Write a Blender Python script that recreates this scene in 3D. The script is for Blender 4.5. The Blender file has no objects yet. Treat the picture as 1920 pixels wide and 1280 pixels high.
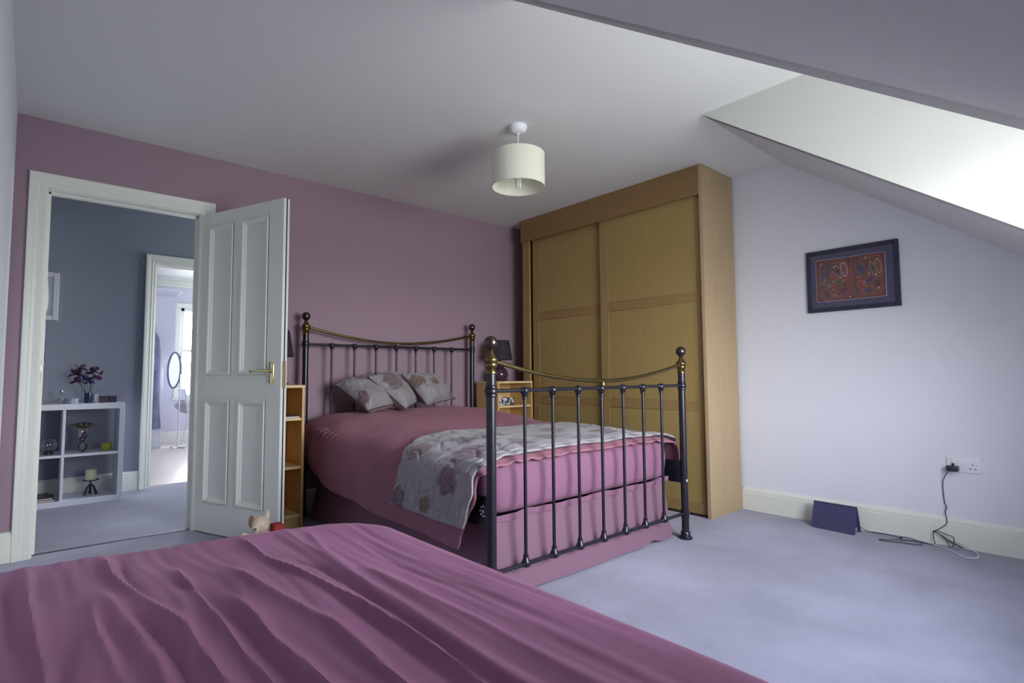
import bpy, bmesh, math, random
import numpy as np
from mathutils import Vector, Matrix

random.seed(3)
RNG = np.random.RandomState(7)
SC = bpy.context.scene
COL = SC.collection
PI = math.pi
rad = math.radians

# ------------------------------------------------------------------ camera, world, exposure
cam_d = bpy.data.cameras.new('camera')
cam = bpy.data.objects.new('camera', cam_d)
COL.objects.link(cam)
fwd = Vector((0.661016, 0.747646, 0.063901))
rgt = Vector((0.749456, -0.662017, -0.007006))
upv = Vector((-0.037066, -0.052522, 0.997932))
mw = Matrix.Identity(4)
for i in range(3):
    mw[i][0] = rgt[i]; mw[i][1] = upv[i]; mw[i][2] = -fwd[i]
mw[0][3], mw[1][3], mw[2][3] = 0.102, -3.9029, 0.9433
cam.matrix_world = mw
cam_d.sensor_width = 36.0
cam_d.lens = 1021.3 / 1920 * 36
cam_d.clip_start = 0.02
SC.camera = cam

SC.view_settings.view_transform = 'Standard'
SC.view_settings.look = 'None'
SC.view_settings.gamma = 1.0
SC.view_settings.use_curve_mapping = False
SC.view_settings.exposure = 2.3
SC.cycles.max_bounces = 20
SC.cycles.diffuse_bounces = 16
SC.cycles.transparent_max_bounces = 16

SKY_STRENGTH = 6.0
wd = bpy.data.worlds.new('overcast_sky')
SC.world = wd
wd.use_nodes = True
nt = wd.node_tree
nt.nodes.clear()
wo = nt.nodes.new('ShaderNodeOutputWorld')
bg = nt.nodes.new('ShaderNodeBackground')
tc = nt.nodes.new('ShaderNodeTexCoord')
sx = nt.nodes.new('ShaderNodeSeparateXYZ')
mr = nt.nodes.new('ShaderNodeMapRange')
mr.inputs[1].default_value = -1; mr.inputs[2].default_value = 1
rp = nt.nodes.new('ShaderNodeValToRGB')
rp.color_ramp.elements[0].position = 0.0
rp.color_ramp.elements[0].color = (0.36, 0.37, 0.37, 1)
rp.color_ramp.elements[1].position = 1.0
rp.color_ramp.elements[1].color = (0.64, 0.74, 0.92, 1)
e_ = rp.color_ramp.elements.new(0.485); e_.color = (0.46, 0.47, 0.47, 1)
e_ = rp.color_ramp.elements.new(0.515); e_.color = (0.98, 0.99, 1.04, 1)
nt.links.new(tc.outputs['Generated'], sx.inputs[0])
nt.links.new(sx.outputs['Z'], mr.inputs[0])
nt.links.new(mr.outputs[0], rp.inputs[0])
nt.links.new(rp.outputs[0], bg.inputs['Color'])
bg.inputs['Strength'].default_value = SKY_STRENGTH
nt.links.new(bg.outputs[0], wo.inputs[0])


def portal(loc, sx_, sz_, face):
    """a light portal: only guides sampling of the sky through a window opening"""
    l = bpy.data.lights.new('window_portal', 'AREA')
    l.shape = 'RECTANGLE'; l.size = sx_; l.size_y = sz_
    l.cycles.is_portal = True
    o = bpy.data.objects.new('window_portal', l)
    COL.objects.link(o)
    o.location = loc
    o.rotation_euler = (rad(90), 0, 0) if face > 0 else (rad(-90), 0, 0)
    return o


# ------------------------------------------------------------------ helpers: colour and materials
def lin(c):
    r = []
    for v in c[:3]:
        v = v / 255.0
        r.append(v / 12.92 if v <= 0.04045 else ((v + 0.055) / 1.055) ** 2.4)
    return tuple(r) + (1.0,)


def _base(name):
    m = bpy.data.materials.new(name)
    m.use_nodes = True
    t = m.node_tree
    return m, t, t.nodes['Principled BSDF']


def _noise(t, scale, detail=3, coord='Object', stretch=None, rough=0.55):
    tcn = t.nodes.new('ShaderNodeTexCoord')
    n = t.nodes.new('ShaderNodeTexNoise')
    n.inputs['Scale'].default_value = scale
    n.inputs['Detail'].default_value = detail
    n.inputs['Roughness'].default_value = rough
    if stretch:
        mp = t.nodes.new('ShaderNodeMapping')
        mp.inputs['Scale'].default_value = stretch
        t.links.new(tcn.outputs[coord], mp.inputs[0])
        t.links.new(mp.outputs[0], n.inputs['Vector'])
    else:
        t.links.new(tcn.outputs[coord], n.inputs['Vector'])
    return n


def mat(name, rgb, rough=0.6, metal=0.0, var=0.0, vscale=6, bump=0.0, bscale=300, spec=0.5, sheen=0.0, stretch=None, bdist=0.002, coat=0.0):
    m, t, b = _base(name)
    c = lin(rgb)
    b.inputs['Base Color'].default_value = c
    b.inputs['Roughness'].default_value = rough
    b.inputs['Metallic'].default_value = metal
    b.inputs['Specular IOR Level'].default_value = spec
    if coat:
        b.inputs['Coat Weight'].default_value = coat
        b.inputs['Coat Roughness'].default_value = 0.15
    if sheen:
        b.inputs['Sheen Weight'].default_value = sheen
        b.inputs['Sheen Roughness'].default_value = 0.5
        b.inputs['Sheen Tint'].default_value = tuple(min(1, v * 1.5 + 0.1) for v in c[:3]) + (1,)
    if var:
        n = _noise(t, vscale, 4, stretch=stretch)
        r = t.nodes.new('ShaderNodeValToRGB')
        r.color_ramp.elements[0].position = 0.3
        r.color_ramp.elements[1].position = 0.7
        r.color_ramp.elements[0].color = tuple(v * (1 - var) for v in c[:3]) + (1,)
        r.color_ramp.elements[1].color = tuple(min(1, v * (1 + var)) for v in c[:3]) + (1,)
        t.links.new(n.outputs['Fac'], r.inputs[0])
        t.links.new(r.outputs[0], b.inputs['Base Color'])
    if bump:
        n2 = _noise(t, bscale, 2)
        bp = t.nodes.new('ShaderNodeBump')
        bp.inputs['Strength'].default_value = bump
        bp.inputs['Distance'].default_value = bdist
        t.links.new(n2.outputs['Fac'], bp.inputs['Height'])
        t.links.new(bp.outputs[0], b.inputs['Normal'])
    return m


def attr_mat(name, rough=0.8, sheen=0.0, bump=0.25, bscale=500):
    """colour comes from the mesh's own woven or printed pattern (colour attribute)"""
    m, t, b = _base(name)
    a = t.nodes.new('ShaderNodeAttribute')
    a.attribute_name = 'pattern'
    t.links.new(a.outputs['Color'], b.inputs['Base Color'])
    b.inputs['Roughness'].default_value = rough
    b.inputs['Specular IOR Level'].default_value = 0.3
    if sheen:
        b.inputs['Sheen Weight'].default_value = sheen
    if bump:
        n2 = _noise(t, bscale, 2)
        bp = t.nodes.new('ShaderNodeBump')
        bp.inputs['Strength'].default_value = bump
        bp.inputs['Distance'].default_value = 0.001
        t.links.new(n2.outputs['Fac'], bp.inputs['Height'])
        t.links.new(bp.outputs[0], b.inputs['Normal'])
    return m


def wood(name, rgb, axis, rough=0.45):
    """veneer: fine stretched grain along one axis"""
    m, t, b = _base(name)
    st = {'x': (1.2, 26, 26), 'y': (26, 1.2, 26), 'z': (26, 26, 1.2)}[axis]
    c = lin(rgb)
    n = _noise(t, 3.0, 6, stretch=st, rough=0.65)
    r = t.nodes.new('ShaderNodeValToRGB')
    r.color_ramp.elements[0].position = 0.3
    r.color_ramp.elements[1].position = 0.72
    r.color_ramp.elements[0].color = (c[0] * 0.90, c[1] * 0.885, c[2] * 0.86, 1)
    r.color_ramp.elements[1].color = (c[0] * 1.05, c[1] * 1.05, c[2] * 1.05, 1)
    t.links.new(n.outputs['Fac'], r.inputs[0])
    t.links.new(r.outputs[0], b.inputs['Base Color'])
    b.inputs['Roughness'].default_value = rough
    b.inputs['Specular IOR Level'].default_value = 0.35
    bp = t.nodes.new('ShaderNodeBump')
    bp.inputs['Strength'].default_value = 0.08
    bp.inputs['Distance'].default_value = 0.001
    t.links.new(n.outputs['Fac'], bp.inputs['Height'])
    t.links.new(bp.outputs[0], b.inputs['Normal'])
    return m


def carpet_mat(name, rgb):
    m, t, b = _base(name)
    c = lin(rgb)
    n = _noise(t, 1.6, 5)
    n1 = _noise(t, 420, 3)
    mx = t.nodes.new('ShaderNodeMath'); mx.operation = 'MULTIPLY_ADD'
    mx.inputs[1].default_value = 0.45
    t.links.new(n1.outputs['Fac'], mx.inputs[0])
    t.links.new(n.outputs['Fac'], mx.inputs[2])
    r = t.nodes.new('ShaderNodeValToRGB')
    r.color_ramp.elements[0].position = 0.5
    r.color_ramp.elements[1].position = 0.95
    r.color_ramp.elements[0].color = tuple(v * 0.62 for v in c[:3]) + (1,)
    r.color_ramp.elements[1].color = tuple(min(1, v * 1.12) for v in c[:3]) + (1,)
    t.links.new(mx.outputs[0], r.inputs[0])
    t.links.new(r.outputs[0], b.inputs['Base Color'])
    b.inputs['Roughness'].default_value = 0.95
    b.inputs['Specular IOR Level'].default_value = 0.1
    b.inputs['Sheen Weight'].default_value = 0.3
    bp = t.nodes.new('ShaderNodeBump')
    bp.inputs['Strength'].default_value = 0.6
    bp.inputs['Distance'].default_value = 0.004
    t.links.new(n1.outputs['Fac'], bp.inputs['Height'])
    t.links.new(bp.outputs[0], b.inputs['Normal'])
    return m


def glass_mat(name, tint=(1, 1, 1), gloss=0.12):
    m = bpy.data.materials.new(name)
    m.use_nodes = True
    t = m.node_tree
    t.nodes.clear()
    o = t.nodes.new('ShaderNodeOutputMaterial')
    a = t.nodes.new('ShaderNodeBsdfTransparent'); a.inputs[0].default_value = tuple(tint) + (1,)
    g = t.nodes.new('ShaderNodeBsdfGlossy'); g.inputs['Roughness'].default_value = 0.03
    f = t.nodes.new('ShaderNodeLayerWeight'); f.inputs[0].default_value = 0.3
    k = t.nodes.new('ShaderNodeMath'); k.operation = 'MULTIPLY_ADD'
    k.inputs[1].default_value = 0.8; k.inputs[2].default_value = gloss * 0.5
    x = t.nodes.new('ShaderNodeMixShader')
    t.links.new(f.outputs['Facing'], k.inputs[0])
    t.links.new(k.outputs[0], x.inputs[0])
    t.links.new(a.outputs[0], x.inputs[1]); t.links.new(g.outputs[0], x.inputs[2])
    t.links.new(x.outputs[0], o.inputs[0])
    return m


M = {
    'purple': mat('mauve_wall_paint', (156, 133, 146), 0.75, bump=0.15, bscale=160, spec=0.3),
    'white': mat('white_wall_paint', (226, 229, 238), 0.8, bump=0.12, bscale=160, spec=0.3),
    'ceil': mat('ceiling_paint', (224, 226, 224), 0.85, bump=0.12, bscale=160, spec=0.2),
    'cheek': mat('dimmed_white_paint', (204, 206, 201), 0.8, spec=0.2),  # same white paint, darkened so the window-lit cheeks do not blow out
    'gloss': mat('white_gloss_paint', (226, 230, 220), 0.35, spec=0.5),
    'door': mat('door_paint', (222, 226, 218), 0.4, spec=0.5, bump=0.04, bscale=90),
    'carpet': carpet_mat('lilac_grey_carpet', (151, 150, 172)),
    'hallcarpet': carpet_mat('hall_carpet', (134, 137, 156)),
    'hallwall': mat('slate_blue_wall_paint', (138, 143, 156), 0.8, bump=0.12, bscale=160, spec=0.3),
    'strip': mat('dark_threshold', (70, 70, 86), 0.5),
    'black': mat('black_enamel', (22, 22, 32), 0.33, spec=0.5, coat=0.15),
    'brass': mat('aged_brass', (124, 110, 70), 0.32, metal=1.0, var=0.15, vscale=30),
    'bronze': mat('dull_bronze', (96, 84, 80), 0.3, metal=1.0, var=0.12, vscale=40),
    'newbrass': mat('bright_brass', (220, 208, 164), 0.22, metal=1.0),
    'duvet': mat('plum_duvet_cotton', (146, 101, 115), 0.85, var=0.05, vscale=5, bump=0.25, bscale=420, sheen=0.25, spec=0.15),
    'duvet2': mat('plum_satin_cotton', (148, 101, 131), 0.7, var=0.05, vscale=5, bump=0.25, bscale=420, sheen=0.3, spec=0.25),
    'sheet': mat('pink_fitted_sheet', (130, 92, 114), 0.85, bump=0.2, bscale=420, sheen=0.25, spec=0.15),
    'valance': mat('mauve_valance_cotton', (124, 94, 110), 0.85, bump=0.2, bscale=420, sheen=0.25, spec=0.15),
    'pattern': attr_mat('floral_quilt_weave', 0.75, 0.2),
    'satin': attr_mat('floral_cushion_satin', 0.5, 0.2),
    'art': attr_mat('stitched_applique', 0.9, 0, 0.4, 700),
    'piping': mat('brown_piping', (86, 62, 66), 0.8),
    'oakz': wood('oak_veneer_upright', (160, 134, 88), 'z'),
    'oaky': wood('oak_veneer_level', (140, 113, 74), 'y'),
    'oakrail': wood('oak_door_rail', (152, 126, 82), 'y'),
    'panel': wood('oak_panel', (162, 140, 88), 'z'),
    'oakside': wood('oak_side_panel', (178, 156, 122), 'z'),
    'beech': wood('birch_veneer', (204, 170, 112), 'z'),
    'beechedge': wood('birch_edge', (222, 196, 146), 'x'),
    'shade': mat('cream_fabric_shade', (226, 226, 208), 0.8, bump=0.15, bscale=600),
    'plastic': mat('white_plastic', (232, 234, 240), 0.35),
    'grey': mat('grey_marks', (120, 122, 130), 0.5),
    'cfl': mat('tube_glass', (240, 240, 236), 0.25),
    'lampshade': mat('dark_plum_shade', (44, 34, 44), 0.8, bump=0.2, bscale=600),
    'lampbase': mat('dark_plum_ceramic', (60, 40, 56), 0.12, coat=0.5),
    'darkplastic': mat('black_plastic', (42, 44, 58), 0.4),
    'navy': mat('navy_case_cloth', (62, 62, 98), 0.7, bump=0.2, bscale=500),
    'wire': mat('black_cable_rubber', (44, 44, 54), 0.5),
    'wirewhite': mat('white_cable_rubber', (226, 228, 236), 0.5),
    'frame': mat('dark_frame_lacquer', (44, 48, 66), 0.35),
    'matboard': mat('violet_mount_board', (76, 70, 104), 0.85),
    'shelf': mat('white_melamine', (226, 228, 236), 0.4),
    'glass': glass_mat('clear_glass'),
    'pane': glass_mat('window_glass', (1, 1, 1), 0.03),
    'blueglass': mat('blue_glass', (28, 46, 84), 0.1, coat=0.6),
    'petal': mat('dark_iris_petal', (78, 42, 70), 0.6, var=0.2, vscale=60),
    'petalblue': mat('blue_iris_petal', (62, 64, 120), 0.6, var=0.2, vscale=60),
    'stem': mat('green_stem', (66, 96, 84), 0.6),
    'dried': mat('dried_petals', (150, 144, 118), 0.8, var=0.25, vscale=60),
    'driedark': mat('dried_leaves', (84, 82, 62), 0.8, var=0.2, vscale=60),
    'darkbox': mat('dark_plum_box', (58, 46, 66), 0.5),
    'yellow': mat('yellow_glass', (176, 180, 60), 0.25, coat=0.3),
    'wax': mat('cream_wax', (220, 218, 180), 0.5),
    'iron': mat('dark_iron', (52, 54, 66), 0.5),
    'paper': mat('paper_page', (226, 222, 216), 0.7),
    'cover': mat('magazine_cover', (90, 66, 66), 0.4),
    'artwhite': mat('pale_print', (196, 200, 210), 0.7, var=0.12, vscale=6),
    'framewhite': mat('white_picture_frame', (206, 210, 216), 0.5),
    'slatepic': mat('slate_print', (84, 96, 116), 0.6, var=0.2, vscale=12),
    'oakfloor': wood('pale_floor_boards', (206, 196, 186), 'x', 0.3),
    'lilac': mat('pale_lilac_cupboard', (206, 206, 220), 0.5),
    'coat': mat('grey_gown_cloth', (120, 122, 150), 0.9, var=0.3, vscale=9),
    'coatdark': mat('navy_gown_cloth', (74, 76, 112), 0.9, var=0.3, vscale=9),
    'chrome': mat('chrome', (210, 212, 220), 0.15, metal=1.0),
    'fleece': mat('grey_fleece', (176, 176, 188), 0.95, var=0.15, vscale=20, bump=0.8, bscale=160, bdist=0.01),
    'seatwhite': mat('white_seat_plastic', (226, 228, 234), 0.4),
    'plush': mat('cream_plush', (216, 200, 178), 0.95, var=0.2, vscale=40, bump=0.8, bscale=220, bdist=0.006),
    'red': mat('red_cloth', (168, 52, 48), 0.8),
    'brown': mat('brown_plush', (120, 92, 74), 0.9),
    'blind': mat('white_roller_blind', (236, 238, 240), 0.8),
    'roof': mat('pale_roof_tiles', (150, 146, 150), 0.8, var=0.1, vscale=8),
    'brick': mat('pale_render', (190, 188, 184), 0.9),
    'mirror': mat('mirror_silver', (235, 238, 245), 0.03, metal=1.0),
    'tissuebox': attr_mat('patterned_card', 0.7, 0, 0),
    'greyglass': mat('grey_glass', (150, 158, 172), 0.08, coat=0.6),
    'soil': mat('dark_wood_base', (52, 42, 38), 0.4),
}


# ------------------------------------------------------------------ helpers: geometry
class G:
    """collects shapes; .obj() links them as ONE mesh object"""

    def __init__(s):
        s.v = []; s.f = []

    def add(s, vs, fs):
        b = len(s.v)
        s.v.extend([tuple(map(float, q)) for q in vs])
        s.f.extend([tuple(b + i for i in f) for f in fs])
        return s

    def box(s, lo, hi, bev=0.0, seg=1):
        lo = [min(a, b) for a, b in zip(lo, hi)] if False else lo
        l = [min(lo[i], hi[i]) for i in range(3)]
        h = [max(lo[i], hi[i]) for i in range(3)]
        if bev <= 0:
            v = [(x, y, z) for x in (l[0], h[0]) for y in (l[1], h[1]) for z in (l[2], h[2])]
            f = [(0, 1, 3, 2), (4, 6, 7, 5), (0, 4, 5, 1), (2, 3, 7, 6), (0, 2, 6, 4), (1, 5, 7, 3)]
            return s.add(v, f)
        bm = bmesh.new()
        bmesh.ops.create_cube(bm, size=1.0)
        for q in bm.verts:
            q.co = Vector([(l[i] + h[i]) / 2 + q.co[i] * (h[i] - l[i]) for i in range(3)])
        bev = min(bev, 0.45 * min(h[i] - l[i] for i in range(3)))
        bmesh.ops.bevel(bm, geom=list(bm.edges), offset=bev, segments=seg, affect='EDGES', profile=0.5)
        bm.verts.index_update()
        s.add([q.co for q in bm.verts], [[q.index for q in f.verts] for f in bm.faces])
        bm.free()
        return s

    def tube(s, pts, r, seg=8, cap=True, closed=False):
        """round tube along points, r a number or a list"""
        P = [Vector(p) for p in pts]
        n = len(P)
        rs = r if isinstance(r, (list, tuple)) else [r] * n
        vs, fs = [], []
        prev = None
        for i in range(n):
            if closed:
                t = (P[(i + 1) % n] - P[i - 1])
            else:
                t = P[min(i + 1, n - 1)] - P[max(i - 1, 0)]
            t.normalize()
            if prev is None:
                a = Vector((0, 0, 1)) if abs(t.z) < 0.9 else Vector((1, 0, 0))
                u = t.cross(a).normalized()
            else:
                u = (prev - t * prev.dot(t))
                u = u.normalized() if u.length > 1e-6 else t.orthogonal().normalized()
            prev = u
            w = t.cross(u)
            for k in range(seg):
                a = 2 * PI * k / seg
                vs.append(P[i] + (u * math.cos(a) + w * math.sin(a)) * rs[i])
        m = n if closed else n - 1
        for i in range(m):
            j = (i + 1) % n
            for k in range(seg):
                q = (k + 1) % seg
                fs.append((i * seg + k, i * seg + q, j * seg + q, j * seg + k))
        if cap and not closed:
            fs.append(tuple(range(seg))[::-1])
            fs.append(tuple((n - 1) * seg + k for k in range(seg)))
        return s.add(vs, fs)

    def lathe(s, prof, c=(0, 0, 0), seg=20, axis='z', cap=True):
        """prof: list of (r, h)"""
        vs, fs = [], []
        for r, h in prof:
            for k in range(seg):
                a = 2 * PI * k / seg
                x, y = r * math.cos(a), r * math.sin(a)
                p = {'z': (x, y, h), 'x': (h, x, y), 'y': (y, h, x)}[axis]
                vs.append((c[0] + p[0], c[1] + p[1], c[2] + p[2]))
        n = len(prof)
        for i in range(n - 1):
            for k in range(seg):
                q = (k + 1) % seg
                fs.append((i * seg + k, i * seg + q, (i + 1) * seg + q, (i + 1) * seg + k))
        if cap:
            if prof[0][0] > 1e-5: fs.append(tuple(range(seg))[::-1])
            if prof[-1][0] > 1e-5: fs.append(tuple((n - 1) * seg + k for k in range(seg)))
        return s.add(vs, fs)

    def ball(s, c, r, seg=16, sc=(1, 1, 1)):
        n = seg // 2
        prof = [(max(1e-6, math.sin(PI * i / n)) * 1.0, -math.cos(PI * i / n)) for i in range(n + 1)]
        g = G().lathe(prof, (0, 0, 0), seg, cap=False)
        return s.add([(c[0] + v[0] * r * sc[0], c[1] + v[1] * r * sc[1], c[2] + v[2] * r * sc[2]) for v in g.v], g.f)

    def extrude(s, prof, axis, a, b):
        """closed profile of (p, q) pairs swept along an axis from a to b: axis 'x' -> (y, z), 'y' -> (x, z), 'z' -> (x, y)"""
        n = len(prof)
        def P(t, q):
            return {'x': (t, q[0], q[1]), 'y': (q[0], t, q[1]), 'z': (q[0], q[1], t)}[axis]
        vs = [P(a, q) for q in prof] + [P(b, q) for q in prof]
        fs = [(i, (i + 1) % n, n + (i + 1) % n, n + i) for i in range(n)]
        fs += [tuple(range(n))[::-1], tuple(range(n, 2 * n))]
        return s.add(vs, fs)

    def poly(s, vs):
        return s.add(vs, [tuple(range(len(vs)))])

    def grid(s, X, Y, Z):
        n, m = X.shape
        vs = np.stack([X, Y, Z], -1).reshape(-1, 3)
        idx = np.arange(n * m).reshape(n, m)
        f = np.stack([idx[:-1, :-1], idx[:-1, 1:], idx[1:, 1:], idx[1:, :-1]], -1).reshape(-1, 4)
        b = len(s.v)
        s.v.extend(map(tuple, vs.tolist()))
        s.f.extend(map(tuple, (f + b).tolist()))
        return s

    def obj(s, name, m, parent=None, smooth=True, local=False, ang=38, col=None):
        me = bpy.data.meshes.new(name)
        vs = s.v
        if parent is not None and not local:
            inv = world_of(parent).inverted()
            vs = [inv @ Vector(q) for q in vs]
        me.from_pydata([tuple(q) for q in vs], [], s.f)
        me.materials.append(M[m] if isinstance(m, str) else m)
        bm = bmesh.new(); bm.from_mesh(me)
        bmesh.ops.recalc_face_normals(bm, faces=bm.faces)
        bm.to_mesh(me); bm.free()
        if col is not None:
            ca = me.color_attributes.new('pattern', 'FLOAT_COLOR', 'POINT')
            ca.data.foreach_set('color', np.ascontiguousarray(col, dtype=np.float32).ravel())
        if smooth:
            me.polygons.foreach_set('use_smooth', [True] * len(me.polygons))
            me.set_sharp_from_angle(angle=rad(ang))
        me.update()
        o = bpy.data.objects.new(name, me)
        COL.objects.link(o)
        if parent is not None:
            o.parent = parent
        return o


def world_of(o):
    m = o.matrix_basis.copy()
    while o.parent is not None:
        o = o.parent
        m = o.matrix_basis @ m
    return m


def tag(o, label=None, cat=None, group=None, kind=None):
    if label: o['label'] = label
    if cat: o['category'] = cat
    if group: o['group'] = group
    if kind: o['kind'] = kind
    return o


def thing(name, loc, label, cat, group=None, rz=0.0, kind=None):
    o = bpy.data.objects.new(name, None)
    o.empty_display_size = 0.1
    COL.objects.link(o)
    o.location = loc
    o.rotation_euler = (0, 0, rz)
    return tag(o, label, cat, group, kind)


def copy_tree(o, parent=None):
    c = o.copy()
    COL.objects.link(c)
    c.parent = parent
    for ch in list(o.children):
        copy_tree(ch, c)
    return c


def struct(name, g, m, parent=None, label=None, smooth=True):
    o = g.obj(name, m, parent, smooth)
    if parent is None:
        tag(o, label, None, None, 'structure')
    return o


def vnoise(x, y, seed=0):
    """smooth 2-D value noise in -1..1 (numpy)"""
    xi = np.floor(x).astype(np.int64); yi = np.floor(y).astype(np.int64)
    xf = x - xi; yf = y - yi
    def h(a, b):
        n = (a * 374761393 + b * 668265263 + seed * 982451653) & 0xffffffff
        n = ((n ^ (n >> 13)) * 1274126177) & 0xffffffff
        return ((n ^ (n >> 16)) & 0xffff) / 32767.5 - 1
    u = xf * xf * xf * (xf * (xf * 6 - 15) + 10); w = yf * yf * yf * (yf * (yf * 6 - 15) + 10)
    return (h(xi, yi) * (1 - u) + h(xi + 1, yi) * u) * (1 - w) + (h(xi, yi + 1) * (1 - u) + h(xi + 1, yi + 1) * u) * w


def fbm(x, y, seed=0, oct=3):
    r = 0; a = 1.0
    for k in range(oct):
        r = r + a * vnoise(x * 2 ** k, y * 2 ** k, seed + k)
        a *= 0.5
    return r


def sstep(a, b, x):
    t = np.clip((x - a) / (b - a), 0, 1)
    return t * t * (3 - 2 * t)


# ------------------------------------------------------------------ room dimensions (metres; x along the mauve wall, y towards it, z up)
H = 2.3823
W = 3.9249
YS = -2.4101          # the slope starts here
SL = 0.7204           # slope rise per metre
X1, X2 = 1.4354, 2.8348   # dormer cheeks
YK = -4.02            # knee wall
YG = -4.24            # dormer window wall
ZK = H + (YK - YS) * SL
DX0, DX1, DZ = 0.1377, 0.8922, 2.0   # bedroom door opening
HY = 1.77             # hall back wall
FX0, FX1, FZ = 0.905, 1.66, 1.965    # far doorway in the hall wall
FY1 = 5.6             # far room window wall


def slope_z(y):
    return H + (y - YS) * SL


# ---- floors
struct('floor', G().box((-0.1, YG - 0.1, -0.1), (W + 0.1, 0.052, 0)), 'carpet', label='lilac-grey bedroom carpet')
struct('floor', G().box((-1.2, 0.064, -0.1), (3.4, HY + 0.10, 0)), 'hallcarpet', label='grey hall carpet beyond the open door')
struct('floor', G().box((0.2, HY + 0.10, -0.1), (3.6, FY1 + 0.1, 0.002)), 'oakfloor', label='pale boarded floor of the far bright room')
struct('trim', G().box((DX0, 0.05, -0.05), (DX1, 0.066, 0.004)), 'strip', label='dark carpet joint across the doorway')

# ---- bedroom walls
wb = G()
wb.box((0, 0, 0), (DX0, 0.06, H)).box((DX1, 0, 0), (W + 0.1, 0.06, H)).box((DX0, 0, DZ), (DX1, 0.06, H))
struct('wall_back', wb, 'purple', label='mauve wall behind the brass bed', smooth=False)
wh = G()
wh.box((-1.2, 0.06, 0), (DX0, 0.11, 2.42)).box((DX1, 0.06, 0), (3.4, 0.11, 2.42)).box((DX0, 0.06, DZ), (DX1, 0.11, 2.42))
struct('wall_hall_front', wh, 'hallwall', smooth=False, label='hall side of the mauve wall')
struct('wall_left', G().box((-0.1, YG - 0.1, 0), (0, 0.0, H + 0.05)), 'white', label='white wall at the left edge', smooth=False)
struct('wall_right', G().box((W, YG - 0.1, 0), (W + 0.1, 0.0, H + 0.05)), 'white', label='white wall with the framed textile', smooth=False)

# ---- ceiling, slopes, dormer
struct('ceiling', G().box((-0.1, YS, H), (W + 0.1, 0.11, H + 0.1)).box((X1, YG - 0.1, H), (X2, YS, H + 0.1)), 'ceil', label='flat white ceiling', smooth=False)
for nm, xa, xb, lb in (('ceiling_slope', -0.1, X1 - 0.04, 'near shaded slope of the ceiling at the left of the dormer'),
                       ('ceiling_slope', X2 + 0.04, W + 0.1, 'narrow ceiling slope between dormer and white wall')):
    g = G()
    yo = YK - 0.15
    p = [(YS, H), (YS, H + 0.1), (yo, slope_z(yo) + 0.1), (yo, slope_z(yo))]
    g.extrude(p, 'x', xa, xb)
    struct(nm, g, 'ceil', label=lb, smooth=False)
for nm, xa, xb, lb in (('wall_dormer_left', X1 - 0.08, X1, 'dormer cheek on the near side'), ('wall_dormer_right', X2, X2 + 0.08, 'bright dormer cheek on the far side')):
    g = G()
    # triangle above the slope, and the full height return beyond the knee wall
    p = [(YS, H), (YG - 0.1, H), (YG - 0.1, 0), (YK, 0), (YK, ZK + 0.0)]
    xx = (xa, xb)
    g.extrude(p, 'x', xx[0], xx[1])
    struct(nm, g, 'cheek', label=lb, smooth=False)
struct('wall_knee_left', G().box((-0.1, YK - 0.1, 0), (X1 - 0.08, YK, ZK + 0.02)), 'white', label='low knee wall beside the near bed', smooth=False)
struct('wall_knee_right', G().box((X2 + 0.08, YK - 0.1, 0), (W + 0.1, YK, ZK + 0.02)), 'white', label='low knee wall right of the window bay', smooth=False)
WZ0, WZ1 = 0.62, 1.86
wf = G()
wf.box((X1 - 0.08, YG - 0.1, 0), (X2 + 0.08, YG, WZ0)).box((X1 - 0.08, YG - 0.1, WZ1), (X2 + 0.08, YG, H + 0.1))
wf.box((X1 - 0.08, YG - 0.1, WZ0), (X1 + 0.03, YG, WZ1)).box((X2 - 0.03, YG - 0.1, WZ0), (X2 + 0.08, YG, WZ1))
struct('wall_front', wf, 'white', label='window wall of the dormer', smooth=False)


def window(name, x0, x1, z0, z1, y, label, bars=True):
    t = thing(name, ((x0 + x1) / 2, y, z0), label, None, kind='structure')
    f = 0.05
    g = G()
    g.box((x0, y - 0.03, z0), (x0 + f, y + 0.03, z1), 0.004).box((x1 - f, y - 0.03, z0), (x1, y + 0.03, z1), 0.004)
    g.box((x0, y - 0.03, z0), (x1, y + 0.03, z0 + f), 0.004).box((x0, y - 0.03, z1 - f), (x1, y + 0.03, z1), 0.004)
    g.obj('window_frame', 'gloss', t)
    if bars:
        xm = (x0 + x1) / 2
        G().box((xm - 0.03, y - 0.025, z0 + f), (xm + 0.03, y + 0.025, z1 - f), 0.004).obj('mullion', 'gloss', t)
        for a, b in ((x0 + f, xm - 0.03), (xm + 0.03, x1 - f)):
            G().box((a, y - 0.004, z0 + f), (b, y + 0.004, z1 - f)).obj('pane', 'pane', t)
    return t


window('window_1', X1 + 0.03, X2 - 0.03, WZ0, WZ1, YG - 0.05, 'white framed dormer window', False)
G().box((X1 + 0.08, YG - 0.054, WZ0 + 0.05), (X2 - 0.08, YG - 0.046, WZ1 - 0.05)).obj('pane', 'pane', bpy.data.objects['window_1'])
struct('trim_sill', G().box((X1, YG - 0.02, WZ0 - 0.03), (X2, YG + 0.14, WZ0), 0.006), 'gloss', label='white window board')
portal(((X1 + X2) / 2, YG - 0.12, (WZ0 + WZ1) / 2), X2 - X1 - 0.06, WZ1 - WZ0, 1)


# ---- skirting boards and door frames
def skirt(name, axis, face, sgn, a, b, h=0.15, label=None):
    """face: wall plane coordinate, sgn: direction into the room"""
    pr = [(0, 0), (0.019, 0), (0.019, h - 0.035), (0.0165, h - 0.032), (0.0165, h - 0.016), (0.013, h - 0.012), (0.009, h - 0.003), (0.004, h), (0, h)]
    p = [(face + sgn * q[0], q[1]) for q in pr]
    return struct(name, G().extrude(p, axis, a, b), 'gloss', label=label)


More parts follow.
